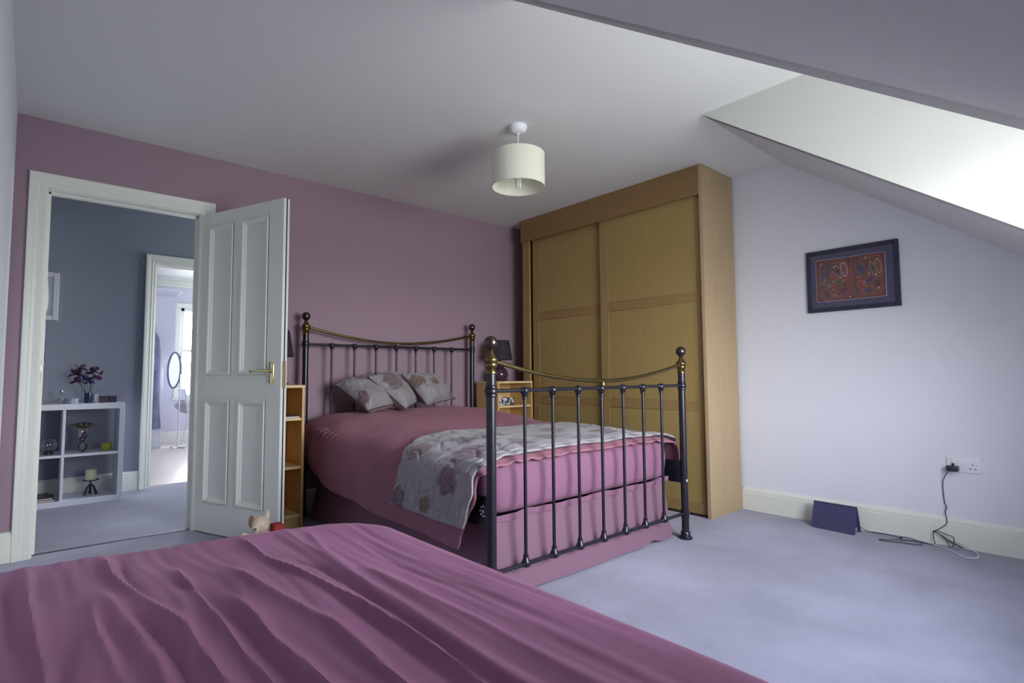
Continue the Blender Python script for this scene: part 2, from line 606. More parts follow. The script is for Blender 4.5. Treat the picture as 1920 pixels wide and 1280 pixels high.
skirt('baseboard_right', 'y', W, -1, -2.046, YK, 0.153, 'white skirting under the framed textile')
skirt('baseboard_back', 'x', 0, -1, 0, 0.061, 0.155, 'stub of white skirting left of the door')
skirt('baseboard_back', 'x', 0, -1, DX1 + 0.078, W, 0.155, 'white skirting behind the brass bed')
skirt('baseboard_hall', 'x', HY, -1, -1.2, FX0 - 0.078, 0.16, 'hall skirting behind the white shelf unit')
skirt('baseboard_left', 'y', 0, 1, -0.02, YK, 0.15, 'white skirting on the left wall')


def doorframe(name, x0, x1, z1, yf, sgn, depth, label, w=0.077):
    """moulded architrave on wall face yf (sgn into the room) and a lining through the wall"""
    t = thing(name, ((x0 + x1) / 2, yf, 0), label, None, kind='structure')
    k = w / 0.077
    prof = [(0.0, 0.0), (0.0, 0.012), (0.003, 0.014), (0.018, 0.014), (0.020, 0.0165), (0.026, 0.019), (0.032, 0.0165), (0.034, 0.0175), (0.048, 0.019), (0.050, 0.0225), (0.056, 0.025), (0.073, 0.025), (0.077, 0.022), (0.077, 0.0)]
    n_ = len(prof)
    vs = []
    for o, th in prof:
        o = o * k
        y = yf + sgn * th
        vs += [(x0 - o, y, 0), (x0 - o, y, z1 + o), (x1 + o, y, z1 + o), (x1 + o, y, 0)]
    fs = []
    for i in range(n_ - 1):
        for q in range(3):
            fs.append((i * 4 + q, i * 4 + q + 1, (i + 1) * 4 + q + 1, (i + 1) * 4 + q))
    G().add(vs, fs).obj('architrave', 'gloss', t, ang=25)
    y0, y1 = sorted((yf, yf - sgn * depth))
    th = 0.006
    g = G()
    g.box((x0 - th, y0, 0), (x0 + th, y1, z1), 0.001).box((x1 - th, y0, 0), (x1 + th, y1, z1), 0.001).box((x0, y0, z1 - th), (x1, y1, z1 + th), 0.001)
    # stop bead
    m0 = y0 + (y1 - y0) * 0.5
    g.box((x0, m0, 0), (x0 + 0.018, m0 + 0.035, z1), 0.002).box((x1 - 0.018, m0, 0), (x1, m0 + 0.035, z1), 0.002).box((x0, m0, z1 - 0.018), (x1, m0 + 0.035, z1), 0.002)
    g.obj('lining', 'gloss', t)
    return t


df = doorframe('trim_1', DX0, DX1, DZ, 0.0, -1, 0.115, 'white moulded frame around the open bedroom door')
G().box((DX0 + 0.004, 0.012, 0.93), (DX0 + 0.0085, 0.034, 1.05), 0.001).obj('strike_plate', 'newbrass', df)['label'] = 'brass strike plate'
doorframe('trim_2', FX0, FX1, FZ, HY, -1, 0.11, 'pale door frame of the far bright room', 0.075)

# ---- hall
hb = G()
hb.box((-1.2, HY, 0), (FX0, HY + 0.1, 2.42)).box((FX1, HY, 0), (3.4, HY + 0.1, 2.42)).box((FX0, HY, FZ), (FX1, HY + 0.1, 2.42))
struct('wall_hall_back', hb, 'hallwall', smooth=False, label='slate blue hall wall')
struct('wall_hall_left', G().box((-1.3, 0.06, 0), (-1.2, HY + 0.1, 2.42)), 'hallwall', smooth=False)
hr = G()
hr.box((3.4, 0.06, 0), (3.5, HY + 0.1, 0.95)).box((3.4, 0.06, 2.05), (3.5, HY + 0.1, 2.42)).box((3.4, 0.06, 0.95), (3.5, 0.4, 2.05)).box((3.4, 1.5, 0.95), (3.5, HY + 0.1, 2.05))
struct('wall_hall_right', hr, 'hallwall', smooth=False)
w3 = thing('window_hall_fill', (3.45, 0.95, 0.95), 'unseen white window round the corner, added to light the hall', None, kind='structure')  # added window out of view, brightens the dim hall
G().box((3.42, 0.4, 0.95), (3.48, 0.45, 2.05), 0.004).box((3.42, 1.45, 0.95), (3.48, 1.5, 2.05), 0.004).box((3.42, 0.45, 0.95), (3.48, 1.45, 1.0), 0.004).box((3.42, 0.45, 2.0), (3.48, 1.45, 2.05), 0.004).obj('window_frame', 'gloss', w3)
G().box((3.447, 0.45, 1.0), (3.453, 1.45, 2.0)).obj('pane', 'pane', w3)
p3 = portal((3.52, 0.95, 1.5), 1.1, 1.1, 1)
p3.rotation_euler = (rad(90), 0, rad(90))
struct('ceiling_hall', G().box((-1.3, 0.06, 2.42), (3.5, HY + 0.1, 2.5)), 'ceil', smooth=False)

# ---- far bright room
FH = 2.46
struct('wall_far_left', G().box((0.2, HY + 0.1, 0), (0.3, FY1, FH)), 'white', smooth=False)
struct('wall_far_right', G().box((3.5, HY + 0.1, 0), (3.6, FY1, FH)), 'white', smooth=False)
struct('wall_far_front', G().box((0.3, HY + 0.1, 0), (FX0, HY + 0.12, FH)).box((FX1, HY + 0.1, 0), (3.5, HY + 0.12, FH)).box((FX0, HY + 0.1, FZ), (FX1, HY + 0.12, FH)), 'white', smooth=False)
BX0, BX1, BZ0, BZ1 = 1.79, 3.30, 0.66, 2.02
fb = G()
fb.box((0.2, FY1, 0), (BX0, FY1 + 0.1, FH)).box((BX1, FY1, 0), (3.6, FY1 + 0.1, FH)).box((BX0, FY1, 0), (BX1, FY1 + 0.1, BZ0)).box((BX0, FY1, BZ1), (BX1, FY1 + 0.1, FH))
struct('wall_far_back', fb, 'lilac', smooth=False, label='pale wall with the bright far window')
struct('ceiling_far', G().box((0.2, HY + 0.1, FH), (3.6, FY1 + 0.1, FH + 0.08)), 'ceil', smooth=False)
skirt('baseboard_far', 'x', FY1, -1, 0.3, 3.5, 0.16, 'white skirting under the far window')
g = G()
for k, (d, z) in enumerate(((0.02, 0.14), (0.045, 0.09), (0.075, 0.04))):
    g.box((0.3, FY1 - d, FH - z), (3.5, FY1, FH - z + 0.05 if k < 2 else FH), 0.004)
struct('trim_cornice', g, 'gloss', label='white cornice above the far window')
w2 = window('window_2', BX0, BX1, BZ0, BZ1, FY1 + 0.05, 'bright sash window in the far room', False)
G().box((BX0 + 0.05, FY1 + 0.02, 1.345), (BX1 - 0.05, FY1 + 0.08, 1.395), 0.004).obj('meeting_rail', 'gloss', w2)
G().box((BX0 + 0.05, FY1 + 0.046, BZ0 + 0.05), (BX1 - 0.05, FY1 + 0.052, 1.345)).obj('pane', 'pane', w2)
G().box((BX0 + 0.05, FY1 + 0.058, 1.395), (BX1 - 0.05, FY1 + 0.064, BZ1 - 0.05)).obj('pane', 'pane', w2)
struct('trim_far_architrave', G().box((BX0 - 0.07, FY1 - 0.02, BZ0), (BX0, FY1, BZ1 + 0.07), 0.004).box((BX1, FY1 - 0.02, BZ0), (BX1 + 0.07, FY1, BZ1 + 0.07), 0.004).box((BX0 - 0.07, FY1 - 0.025, BZ1), (BX1 + 0.07, FY1, BZ1 + 0.07), 0.004).box((BX0 - 0.1, FY1 - 0.06, BZ0 - 0.035), (BX1 + 0.1, FY1, BZ0), 0.005), 'gloss', label='white surround of the far window')
portal(((BX0 + BX1) / 2, FY1 + 0.12, (BZ0 + BZ1) / 2), BX1 - BX0, BZ1 - BZ0, -1)


# ------------------------------------------------------------------ bedroom door
TH = rad(68.8)
door = thing('door_1', (DX1, -0.006, 0), 'open white four-panel bedroom door with brass handle', None, rz=-TH, kind='structure')
LW, LT, LZ0, LZ1 = 0.762, 0.042, 0.008, 1.985
PX = ((0.088, 0.322), (0.398, 0.638))
PZ = ((0.188, 0.812), (0.962, 1.900))
g = G()
g.box((0, 0, LZ0), (PX[0][0], LT, LZ1), 0.002).box((PX[0][1], 0, LZ0), (PX[1][0], LT, LZ1)).box((PX[1][1], 0, LZ0), (LW, LT, LZ1), 0.002)
for a, b in PX:
    g.box((a, 0, LZ0), (b, LT, PZ[0][0])).box((a, 0, PZ[0][1]), (b, LT, PZ[1][0])).box((a, 0, PZ[1][1]), (b, LT, LZ1))
g.obj('leaf', 'door', door, local=True, smooth=False)
for a, b in PX:
    for c, d in PZ:
        p = G().box((a, 0.010, c), (b, LT - 0.010, d)).obj('panel', 'door', door, local=True, smooth=False)
        for side in (0, 1):
            mg = G()
            prof = ((0.0, 0.0, -0.004), (0.006, 0.0, -0.008), (0.016, 0.0, -0.007), (0.022, 0.0, 0.000), (0.030, 0.0, 0.004), (0.034, 0.0, 0.010))
            rings = []
            for o_, _, y_ in prof:
                yy = y_ if side == 0 else LT - y_
                rings.append([(a + o_, yy, c + o_), (b - o_, yy, c + o_), (b - o_, yy, d - o_), (a + o_, yy, d - o_)])
            vs = [q for r in rings for q in r]
            fs = []
            for i in range(len(rings) - 1):
                for k in range(4):
                    q = (k + 1) % 4
                    fs.append((i * 4 + k, i * 4 + q, (i + 1) * 4 + q, (i + 1) * 4 + k))
            mg.add(vs, fs)
            mg.obj('moulding', 'door', p, local=True, smooth=False)
G().box((LW - 0.0005, LT * 0.5 - 0.004, LZ0), (LW + 0.0012, LT * 0.5 + 0.004, LZ1)).obj('seal_strip', 'darkplastic', door, local=True)['label'] = 'dark seal strip along the door edge'
G().box((LW - 0.001, 0.009, 0.885), (LW + 0.0022, LT - 0.009, 1.04), 0.0008).obj('latch_plate', 'newbrass', door, local=True)['label'] = 'brass latch plate'
for side in (0, 1):
    y0 = 0 if side == 0 else LT
    sg = -1 if side == 0 else 1
    bp = G().box((0.670, y0, 0.915), (0.710, y0 + sg * 0.008, 1.035), 0.003, 2).obj('handle_backplate', 'newbrass', door, local=True)
    bp['label'] = 'brass handle plate'
    g = G()
    g.lathe([(0.013, 0), (0.013, sg * 0.012), (0.009, sg * 0.016), (0.009, sg * 0.045)], (0.690, y0, 0.985), 14, 'y')
    yy = y0 + sg * 0.045
    g.tube([(0.700, yy, 0.985), (0.66, yy, 0.986), (0.62, yy, 0.989), (0.585, yy, 0.985), (0.565, yy, 0.982), (0.558, yy, 0.982)],
           [0.009, 0.0085, 0.0075, 0.008, 0.010, 0.006], 12)
    g.obj('lever', 'newbrass', bp, local=True)
    g = G()
    for zz in (0.925, 1.025):
        for xx in (0.677, 0.703):
            g.lathe([(0.003, 0), (0.002, sg * 0.0015)], (xx, y0 + sg * 0.008, zz), 8, 'y')
    g.obj('screw', 'bronze', bp, local=True)
for zz in (0.25, 1.0, 1.75):
    G().lathe([(0.006, 0), (0.006, 0.09)], (-0.004, LT * 0.9, zz), 10).obj('hinge', 'newbrass', door, local=True)


# ------------------------------------------------------------------ wardrobe
xw = 3.4705
YB = -2.0464
wr = thing('wardrobe', (xw + 0.2, -1.13, 0), 'tall oak sliding-door wardrobe built up to the ceiling in the far corner', 'wardrobe')
G().box((xw, -0.222, 2.176), (xw + 0.022, YB + 0.026, H - 0.001), 0.001).obj('pelmet', 'oaky', wr)
G().box((xw, YB + 0.025, 0), (W - 0.021, YB, H - 0.001), 0.0012).obj('side_panel', 'oakside', wr)
G().box((xw + 0.024, -0.236, 0), (xw + 0.046, -0.308, 2.18), 0.001).obj('filler_strip', 'oakz', wr)
G().box((xw + 0.024, -0.222, 0), (W - 0.021, -0.236, H - 0.001)).obj('end_panel', 'oakz', wr)
G().box((W - 0.032, -0.24, 0), (W - 0.022, YB + 0.03, H - 0.001)).obj('back_panel', 'oakz', wr)
G().box((xw + 0.022, -0.24, 0), (xw + 0.10, YB + 0.026, 0.012)).obj('floor_track', 'bronze', wr)


def slide_door(x, ya, yb, sa, sb, rails):
    """ya is the far edge, yb the near edge; sa, sb stile widths"""
    d = G().box((x + 0.007, ya - sa + 0.004, 0.02), (x + 0.018, yb + sb - 0.004, 2.2)).obj('sliding_door', 'panel', wr)
    G().box((x, ya, 0.014), (x + 0.022, ya - sa, 2.24), 0.0015).obj('stile', 'oakz', d)
    G().box((x, yb + sb, 0.014), (x + 0.022, yb, 2.24), 0.0015).obj('stile', 'oakz', d)
    for a, b in rails:
        G().box((x + 0.0005, ya - sa, a), (x + 0.021, yb + sb, b), 0.001).obj('rail', 'oakrail', d)
    zs = [2.19] + [q for r in rails for q in r]
    for k in range(len(rails)):
        hi = 2.19 if k == 0 else rails[k - 1][0]
        lo = rails[k][1]
        G().box((x + 0.0045, ya - sa - 0.002, lo + 0.002), (x + 0.012, yb + sb + 0.002, hi - 0.002), 0.0015).obj('panel', 'panel', d)
    return d


RL = ((1.447, 1.512), (0.700, 0.766), (0.014, 0.085))
slide_door(xw + 0.062, -0.314, -1.19, 0.082, 0.07, RL)
slide_door(xw + 0.030, -1.130, -2.016, 0.078, 0.042, RL)


# ------------------------------------------------------------------ brass and iron double bed
BX = (1.5335, 2.9844)
FYB, HYB = -2.1509, -0.1141
bed = thing('double_bed', ((BX[0] + BX[1]) / 2, (FYB + HYB) / 2, 0), 'black iron double bed with brass rails and ball finials against the mauve wall', 'bed')


def post(x, y, zr, zl, zb, foot=True):
    """zr rail height, zb centre of the brass cup, zl lower rail"""
    pr = [(0.0365, 0), (0.038, 0.006), (0.036, 0.013), (0.028, 0.018), (0.026, 0.026), (0.029, 0.032), (0.026, 0.040), (0.021, 0.046)]
    def ring(z):
        return [(0.0205, z - 0.026), (0.0245, z - 0.021), (0.0245, z - 0.013), (0.022, z - 0.010), (0.027, z - 0.004), (0.027, z + 0.006), (0.022, z + 0.011), (0.0245, z + 0.014), (0.0245, z + 0.020), (0.0205, z + 0.025)]
    pr += ring(zl) + ring(zr) + [(0.0205, zb - 0.048)]
    p = G().lathe(pr, (x, y, 0), 20).obj('post', 'black', bed)
    cup = [(0.0215, -0.050), (0.0245, -0.047), (0.0245, -0.038), (0.0215, -0.034), (0.019, -0.028), (0.0245, -0.022), (0.0275, -0.014), (0.0275, -0.008),
           (0.0255, -0.004), (0.030, 0.003), (0.030, 0.012), (0.026, 0.017), (0.0215, 0.024), (0.0175, 0.030), (0.013, 0.036), (0.0105, 0.043), (0.0125, 0.048), (0.014, 0.051), (0.011, 0.055)]
    G().lathe(cup, (x, y, zb), 20).obj('collar', 'brass', p)
    G().ball((x, y, zb + 0.080), 0.0295, 24).obj('finial', 'bronze', p)
    return p


for x in BX:
    post(x, FYB, 0.883, 0.144, 1.003)
for x in BX:
    post(x, HYB, 1.178, 0.45, 1.293)


def sag(x, za, zm):
    u = (x - (BX[0] + BX[1]) / 2) / ((BX[1] - BX[0]) / 2)
    return zm + (za - zm) * abs(u) ** 1.9


def knuckle(g, x, y, z, up, s=1.0):
    """cast joint where an upright meets a rail"""
    d = 1 if up else -1
    g.lathe([(0.0080 * s, d * 0.040), (0.0105 * s, d * 0.037), (0.0105 * s, d * 0.030), (0.009 * s, d * 0.028), (0.013 * s, d * 0.018), (0.0165 * s, d * 0.008), (0.0175 * s, 0), (0.0150 * s, -d * 0.008), (0.008 * s, -d * 0.014), (0.0001, -d * 0.016)], (x, y, z), 12)
    for k in (-1, 1):
        g.lathe([(0.0090, k * 0.026), (0.0115, k * 0.023), (0.0115, k * 0.018), (0.012, k * 0.008)], (x, y, z), 10, 'x')
    for k in range(6):
        a = k * PI / 3
        g.ball((x + 0.009 * math.cos(a), y - 0.0145, z + 0.009 * math.sin(a)), 0.0038, 6)
    g.ball((x, y - 0.0175, z), 0.004, 6)


def endframe(y, zr, zl, zb, zmid, bars):
    xs = np.linspace(BX[0] + 0.012, BX[1] - 0.012, 33)
    G().tube([(x, y, sag(x, zb + 0.008, zmid)) for x in xs], 0.0095, 12).obj('brass_rail', 'brass', bed)
    G().tube([(BX[0], y, zr), (BX[1], y, zr)], 0.0085, 12).obj('crossbar', 'black', bed)
    G().tube([(BX[0], y, zl), (BX[1], y, zl)], 0.0085, 12).obj('crossbar', 'black', bed)
    for x in bars:
        b = G().tube([(x, y, zl), (x, y, zr)], 0.0078, 12).obj('spindle', 'black', bed)
        g = G(); knuckle(g, x, y, zr, False, 1.18); g.obj('knuckle', 'black', b)
        g = G(); knuckle(g, x, y, zl, True, 1.18); g.obj('knuckle', 'black', b)
    xm = (BX[0] + BX[1]) / 2
    G().tube([(xm, y, zr + 0.01), (xm, y, zmid - 0.004)], 0.007, 8).obj('stud', 'brass', bed)


G().ball((BX[1] - 0.004, FYB - 0.0195, 0.333), 0.006, 8, (0.9, 0.3, 1.5)).obj('paint_chip', 'plastic', bed)['label'] = 'white chip in the black paint'
bars = [1.722 + (2.768 - 1.722) * k / 6 for k in range(7)]
endframe(FYB, 0.883, 0.144, 1.003, 0.918, bars)
endframe(HYB, 1.178, 0.45, 1.293, 1.207, bars)
for x, s in ((BX[0], 1), (BX[1], -1)):
    r = G().box((x + s * 0.004, FYB + 0.015, 0.318), (x + s * 0.014, HYB - 0.015, 0.446), 0.002).obj('side_rail', 'black', bed)
    for yy in (FYB + 0.055, HYB - 0.055):
        g = G()
        for k in range(8):
            a = 2 * PI * k / 8
            g.ball((x + s * 0.003, yy + 0.021 * math.cos(a), 0.385 + 0.021 * math.sin(a)), 0.006, 8)
        g.ball((x + s * 0.003, yy, 0.385), 0.009, 10)
        g.obj('rosette', 'chrome', r)
    G().box((x - s * 0.012, FYB + 0.002, 0.318), (x + s * 0.012, FYB + 0.03, 0.446), 0.003).obj('bracket', 'black', bed)
for k in range(11):
    yy = -0.22 - k * 0.165
    G().box((BX[0] + 0.02, yy, 0.318), (BX[1] - 0.02, yy - 0.07, 0.338), 0.002).obj('slat', 'beech', bed)

# mattress in its fitted sheet: rounded slab with soft bulge
MX0, MX1, MY0, MY1, MZ0, MZ1 = 1.585, 2.932, -0.16, -2.085, 0.345, 0.572


def pillow_box(x0, x1, y0, y1, z0, z1, r, n=64, amp=0.006, seed=1):
    """rounded box as a grid swept round its outline: soft upholstered slab"""
    g = G()
    cx, cy = (x0 + x1) / 2, (y0 + y1) / 2
    hx, hy = abs(x1 - x0) / 2, abs(y1 - y0) / 2
    m = 4 * n
    prof = []
    for k in range(9):
        a = -PI / 2 + PI / 2 * k / 8
        prof.append((r * (1 - math.cos(a)), z0 + r + r * math.sin(a)))
    for k in range(1, 6):
        t = k / 6
        prof.append((-0.006 * math.sin(PI * t), z0 + r + (z1 - z0 - 2 * r) * t))
    for k in range(9):
        a = PI / 2 * k / 8
        prof.append((r * (1 - math.cos(a)), z1 - r + r * math.sin(a)))
    prof += [(0.3, z1 + 0.004), (min(hx, hy) * 0.98, z1 + 0.006)]
    # outline of a rounded rectangle, evenly spaced, as direction fractions (-1..1)
    rc = 0.07
    ol = []
    for (sx1, sy1, a0) in ((1, -1, -90), (1, 1, 0), (-1, 1, 90), (-1, -1, 180)):
        for k in range(9):
            t = rad(a0 + 90 * k / 8)
            ol.append((sx1 * (hx - rc) + rc * math.cos(t), sy1 * (hy - rc) + rc * math.sin(t)))
    ol = np.array(ol + [ol[0]])
    sl_ = np.concatenate([[0], np.cumsum(np.hypot(np.diff(ol[:, 0]), np.diff(ol[:, 1])))])
    tt = np.linspace(0, sl_[-1], m + 1)
    ox, oy = np.interp(tt, sl_, ol[:, 0]), np.interp(tt, sl_, ol[:, 1])
    X = np.zeros((len(prof), m + 1)); Y = X.copy(); Z = X.copy()
    for i, (ins, z) in enumerate(prof):
        X[i] = cx + ox * (hx - ins) / hx
        Y[i] = cy + oy * (hy - ins) / hy
        Z[i] = z
    w = fbm(X * 4 + Z * 3, Y * 4 + Z * 9, seed, 3) * amp
    Z = Z + w * (Z > z0 + r * 0.5)
    X = X + w * 0.4; Y = Y + w * 0.5
    g.grid(X, Y, Z)
    return g


mt = thing('mattress', ((MX0 + MX1) / 2, (MY0 + MY1) / 2, MZ0), 'mattress in a pink fitted sheet showing behind the black bed foot bars', 'mattress')
pillow_box(MX0, MX1, MY0, MY1, MZ0, MZ1, 0.05, 60, 0.004, 5).obj('fitted_sheet', 'sheet', mt)
# gathered hem of the sheet along the foot
xs = np.linspace(MX0 + 0.01, MX1 - 0.01, 140)
g = G()
T = np.linspace(0, 1, 5)
X = np.repeat(xs[None], 5, 0); Z = 0.352 - T[:, None] * 0.028 + 0.010 * fbm(X * 7, X * 0 + 1.3, 3, 2) + T[:, None] * 0.002 * np.sin(X * 60 + 3 * np.sin(X * 11))
Y = -2.086 - 0.002 * np.sin(X * 70 + 4 * np.sin(X * 9)) * T[:, None] + 0.004 * T[:, None]
g.grid(X, Y, Z).obj('gathered_hem', 'sheet', mt)


# valance sheet: skirt to the floor on the foot end and both sides
def valance():
    pts = []
    x0, x1, ya, yb = 1.600, 2.905, -0.19, -2.066
    L = []
    n1, n2 = 180, 150
    for k in range(n1 + 1):
        t = k / n1
        L.append((x0, ya + (yb - ya) * t, -1, 0))
    for k in range(1, n2):
        t = k / n2
        L.append((x0 + (x1 - x0) * t, yb, 0, -1))
    for k in range(n1 + 1):
        t = k / n1
        L.append((x1, yb + (ya - yb) * t, 1, 0))
    L = np.array(L)
    s = np.concatenate([[0], np.cumsum(np.hypot(np.diff(L[:, 0]), np.diff(L[:, 1])))])
    T = np.linspace(0, 1, 24)[:, None]
    # average the outward normal near corners
    nx = np.convolve(np.pad(L[:, 2], 8, 'edge'), np.ones(17) / 17, 'valid')
    ny = np.convolve(np.pad(L[:, 3], 8, 'edge'), np.ones(17) / 17, 'valid')
    fold = 0.0025 * np.sin(s * 9 + 2.5 * np.sin(s * 2.1)) + 0.005 * vnoise(s * 3, s * 0 + 0.5, 4)
    corner = np.exp(-((s - s[n1]) / 0.05) ** 2) + np.exp(-((s - s[n1 + n2]) / 0.05) ** 2)
    out = (0.004 + 0.038 * T ** 1.2) * (1 + 0.5 * corner)[None] + fold[None] * T
    side = np.abs(L[:, 2])[None]
    out = out - 0.03 * side * (1 - T)
    X = L[:, 0][None] + nx[None] * out
    Y = L[:, 1][None] + ny[None] * out
    bot = 0.012 + 0.006 * np.maximum(0, vnoise(s * 4, s * 0 + 2.5, 9)) + 0.018 * np.exp(-((s - s[n1] - 1.12) / 0.06) ** 2)
    Z = 0.343 * (1 - T) + bot[None] * T
    return G().grid(X, Y, Z)


vl = valance().obj('valance_sheet', 'valance')
tag(vl, 'mauve valance sheet hanging to the carpet around the base of the double bed', 'valance sheet')

# ---- duvet surface on the double bed: D(s, t) with s around the cross-section (-1 left hem .. 1 right hem), t head 0 .. foot 1
CXB = 2.258


def top_z(y):
    return np.interp(y, [-2.12, -1.9, -1.5, -1.0, -0.75, -0.5, -0.3, -0.12], [0.597, 0.606, 0.617, 0.645, 0.675, 0.703, 0.712, 0.700])


def duvet_pt(s, y, off=0.0, hemL=None, hemR=None):
    """s in -1.6..1.6 : |s|<=1 over the top (superellipse), beyond: the hanging side, s=1.6 at the hem"""
    zt = top_z(y)
    zc = 0.46
    b = zt - zc + off
    a = 0.772 + off + 0.022 * np.exp(-((y + 0.55) / 0.30) ** 2) * (s < 0) - 0.022 * sstep(-0.30, -0.08, y)
    s1 = np.clip(s, -1, 1)
    th = (1 - s1) * PI / 2            # pi .. 0
    c, sn = np.cos(th), np.sin(th)
    n = 2 / 4.2
    x = CXB + a * np.sign(c) * np.abs(c) ** n
    z = zc + b * np.abs(sn) ** n
    d = np.clip((np.abs(s) - 1) / 0.6, 0, 1)
    hl = np.interp(y, [-2.1, -1.95, -1.4, -1.1, -0.72, -0.4, -0.2, -0.1], [0.20, 0.205, 0.215, 0.225, 0.262, 0.335, 0.41, 0.45]) if hemL is None else hemL
    hr = 0.30 if hemR is None else hemR
    hem = np.where(s < 0, hl, hr)
    z = z - d * (zc - hem)
    x = x + np.sign(s) * (-0.020 * d ** 1.5 - 0.018 * d * (s < 0) * sstep(-1.2, -0.2, y) * 0)
    return x, z


def smap(k):
    """even spacing: more samples around the shoulders"""
    return k


def build_duvet():
    ns, ntt = 260, 260
    s = np.concatenate([np.linspace(-1.6, -1.0, 40)[:-1], np.linspace(-1, 1, 180), np.linspace(1, 1.6, 30)[1:]])
    # superellipse parameter spacing: push samples to be even in arc length
    ss = s.copy()
    m = np.abs(s) <= 1
    ss[m] = np.sign(s[m]) * (1 - np.power(1 - np.abs(s[m]), 2.2))
    S, Tt = np.meshgrid(ss, np.linspace(0, 1, ntt), indexing='ij')
    # front hem: at the top it reaches -2.095, on the hanging side it recedes
    drop = np.clip(np.abs(S) - 1, 0, 1) / 0.6
    yf = -2.098 + 0.145 * drop + 0.006 * vnoise(S * 9, S * 0 + 0.5, 3)
    yh = -0.128 - 0.01 * drop
    Y = yh + (yf - yh) * Tt
    X, Z = duvet_pt(S, Y)
    # puff and creases
    flat = 1 - np.clip(np.abs(S), 0, 1) ** 6
    Z = Z + 0.010 * fbm(X * 3.2, Y * 3.2, 11, 3) * flat
    Z = Z - 0.012 * np.exp(-((X - 1.95) / 0.13) ** 2 - ((Y + 0.55) / 0.16) ** 2)
    # pleats that fan down from the head-end shoulder
    sh = np.exp(-((S + 0.80) / 0.10) ** 2) * np.exp(-((Y + 0.50) / 0.16) ** 2)
    ple = 0.016 * np.sin((Y + 0.25 * (S + 0.93)) * 130) * sh
    X = X - ple; Z = Z + ple * 0.7
    side = np.clip((np.abs(S) - 0.9) / 0.2, 0, 1)
    wav = 0.012 * fbm(Y * 5.0 + Z * 1.5, Z * 2.0, 21, 2) + 0.010 * np.sin(Y * 9 + Z * 4) * drop
    X = X + np.sign(S) * wav * side
    # dips in the front hem on top, slightly frilled
    fr = sstep(-2.04, -2.098, Y)
    Z = Z - fr * 0.022 * (1 - drop) - fr * 0.006 * np.sin(X * 60 + 5 * vnoise(X * 5, X * 0, 2)) * (drop < 0.05)
    g = G().grid(X, Y, Z)
    return g


dv = build_duvet().obj('duvet', 'duvet')
sm = dv.modifiers.new('thick', 'SOLIDIFY'); sm.thickness = 0.010; sm.offset = -1
tag(dv, 'dusky plum duvet spread over the double bed under the cushions', 'duvet')


# ---- floral pattern painter shared by throw and cushions
def rose(U, V, cu, cv, r, seed, stretch=1.0, rot=0.0):
    """soft edged flower: returns mask 0..1 and inner-line mask"""
    du, dvv = U - cu, V - cv
    ca, sa = math.cos(rot), math.sin(rot)
    p, q = (du * ca + dvv * sa) / stretch, (-du * sa + dvv * ca)
    rr = np.hypot(p, q)
    an = np.arctan2(q, p)
    edge = r * (0.90 + 0.07 * np.cos(an * 5 + seed) + 0.035 * np.cos(an * 9 + seed * 2) + 0.05 * vnoise(p / r * 5 + seed, q / r * 5, 77))
    mask = 0.9 * (1 - sstep(0.84, 1.02, rr / edge))
    spiral = 0.5 + 0.5 * np.sin(rr / r * 15 + an * 2 + seed)
    petal = 0.5 + 0.5 * np.cos(an * 6 + seed + 2.5 * rr / r)
    line = mask * np.clip(0.55 * sstep(0.62, 0.95, spiral) + 0.45 * sstep(0.75, 1.0, petal), 0, 1)
    return mask, line


PAL = {'silver': (150, 146, 150), 'silver2': (172, 168, 172), 'mauve': (112, 84, 102), 'plum': (94, 68, 84), 'tan': (114, 92, 76), 'taupe': (120, 100, 98)}
PAL = {k: np.array(lin(v)[:3]) for k, v in PAL.items()}


def paint(U, V, flowers, base='silver', seed=1, twigs=True):
    n = fbm(U * 60, V * 60, seed, 2)[..., None] * 0.06
    C = PAL[base][None, None] * (1 + n)
    C = np.broadcast_to(C, U.shape + (3,)).copy()
    for (cu, cv, r, col, st, rot) in flowers:
        m, l = rose(U, V, cu, cv, r, cu * 37 + cv * 11, st, rot)
        grain = (0.85 + 0.25 * fbm(U * 130, V * 130, seed + 5, 2))[..., None]
        C = C * (1 - m[..., None]) + (PAL[col] * grain) * m[..., None]
        C = C * (1 - 0.28 * l[..., None]) + PAL['silver2'] * 0.28 * l[..., None]
    return C


def rgba(C):
    c = C.reshape(-1, 3)
    return np.concatenate([c, np.ones((len(c), 1))], 1)


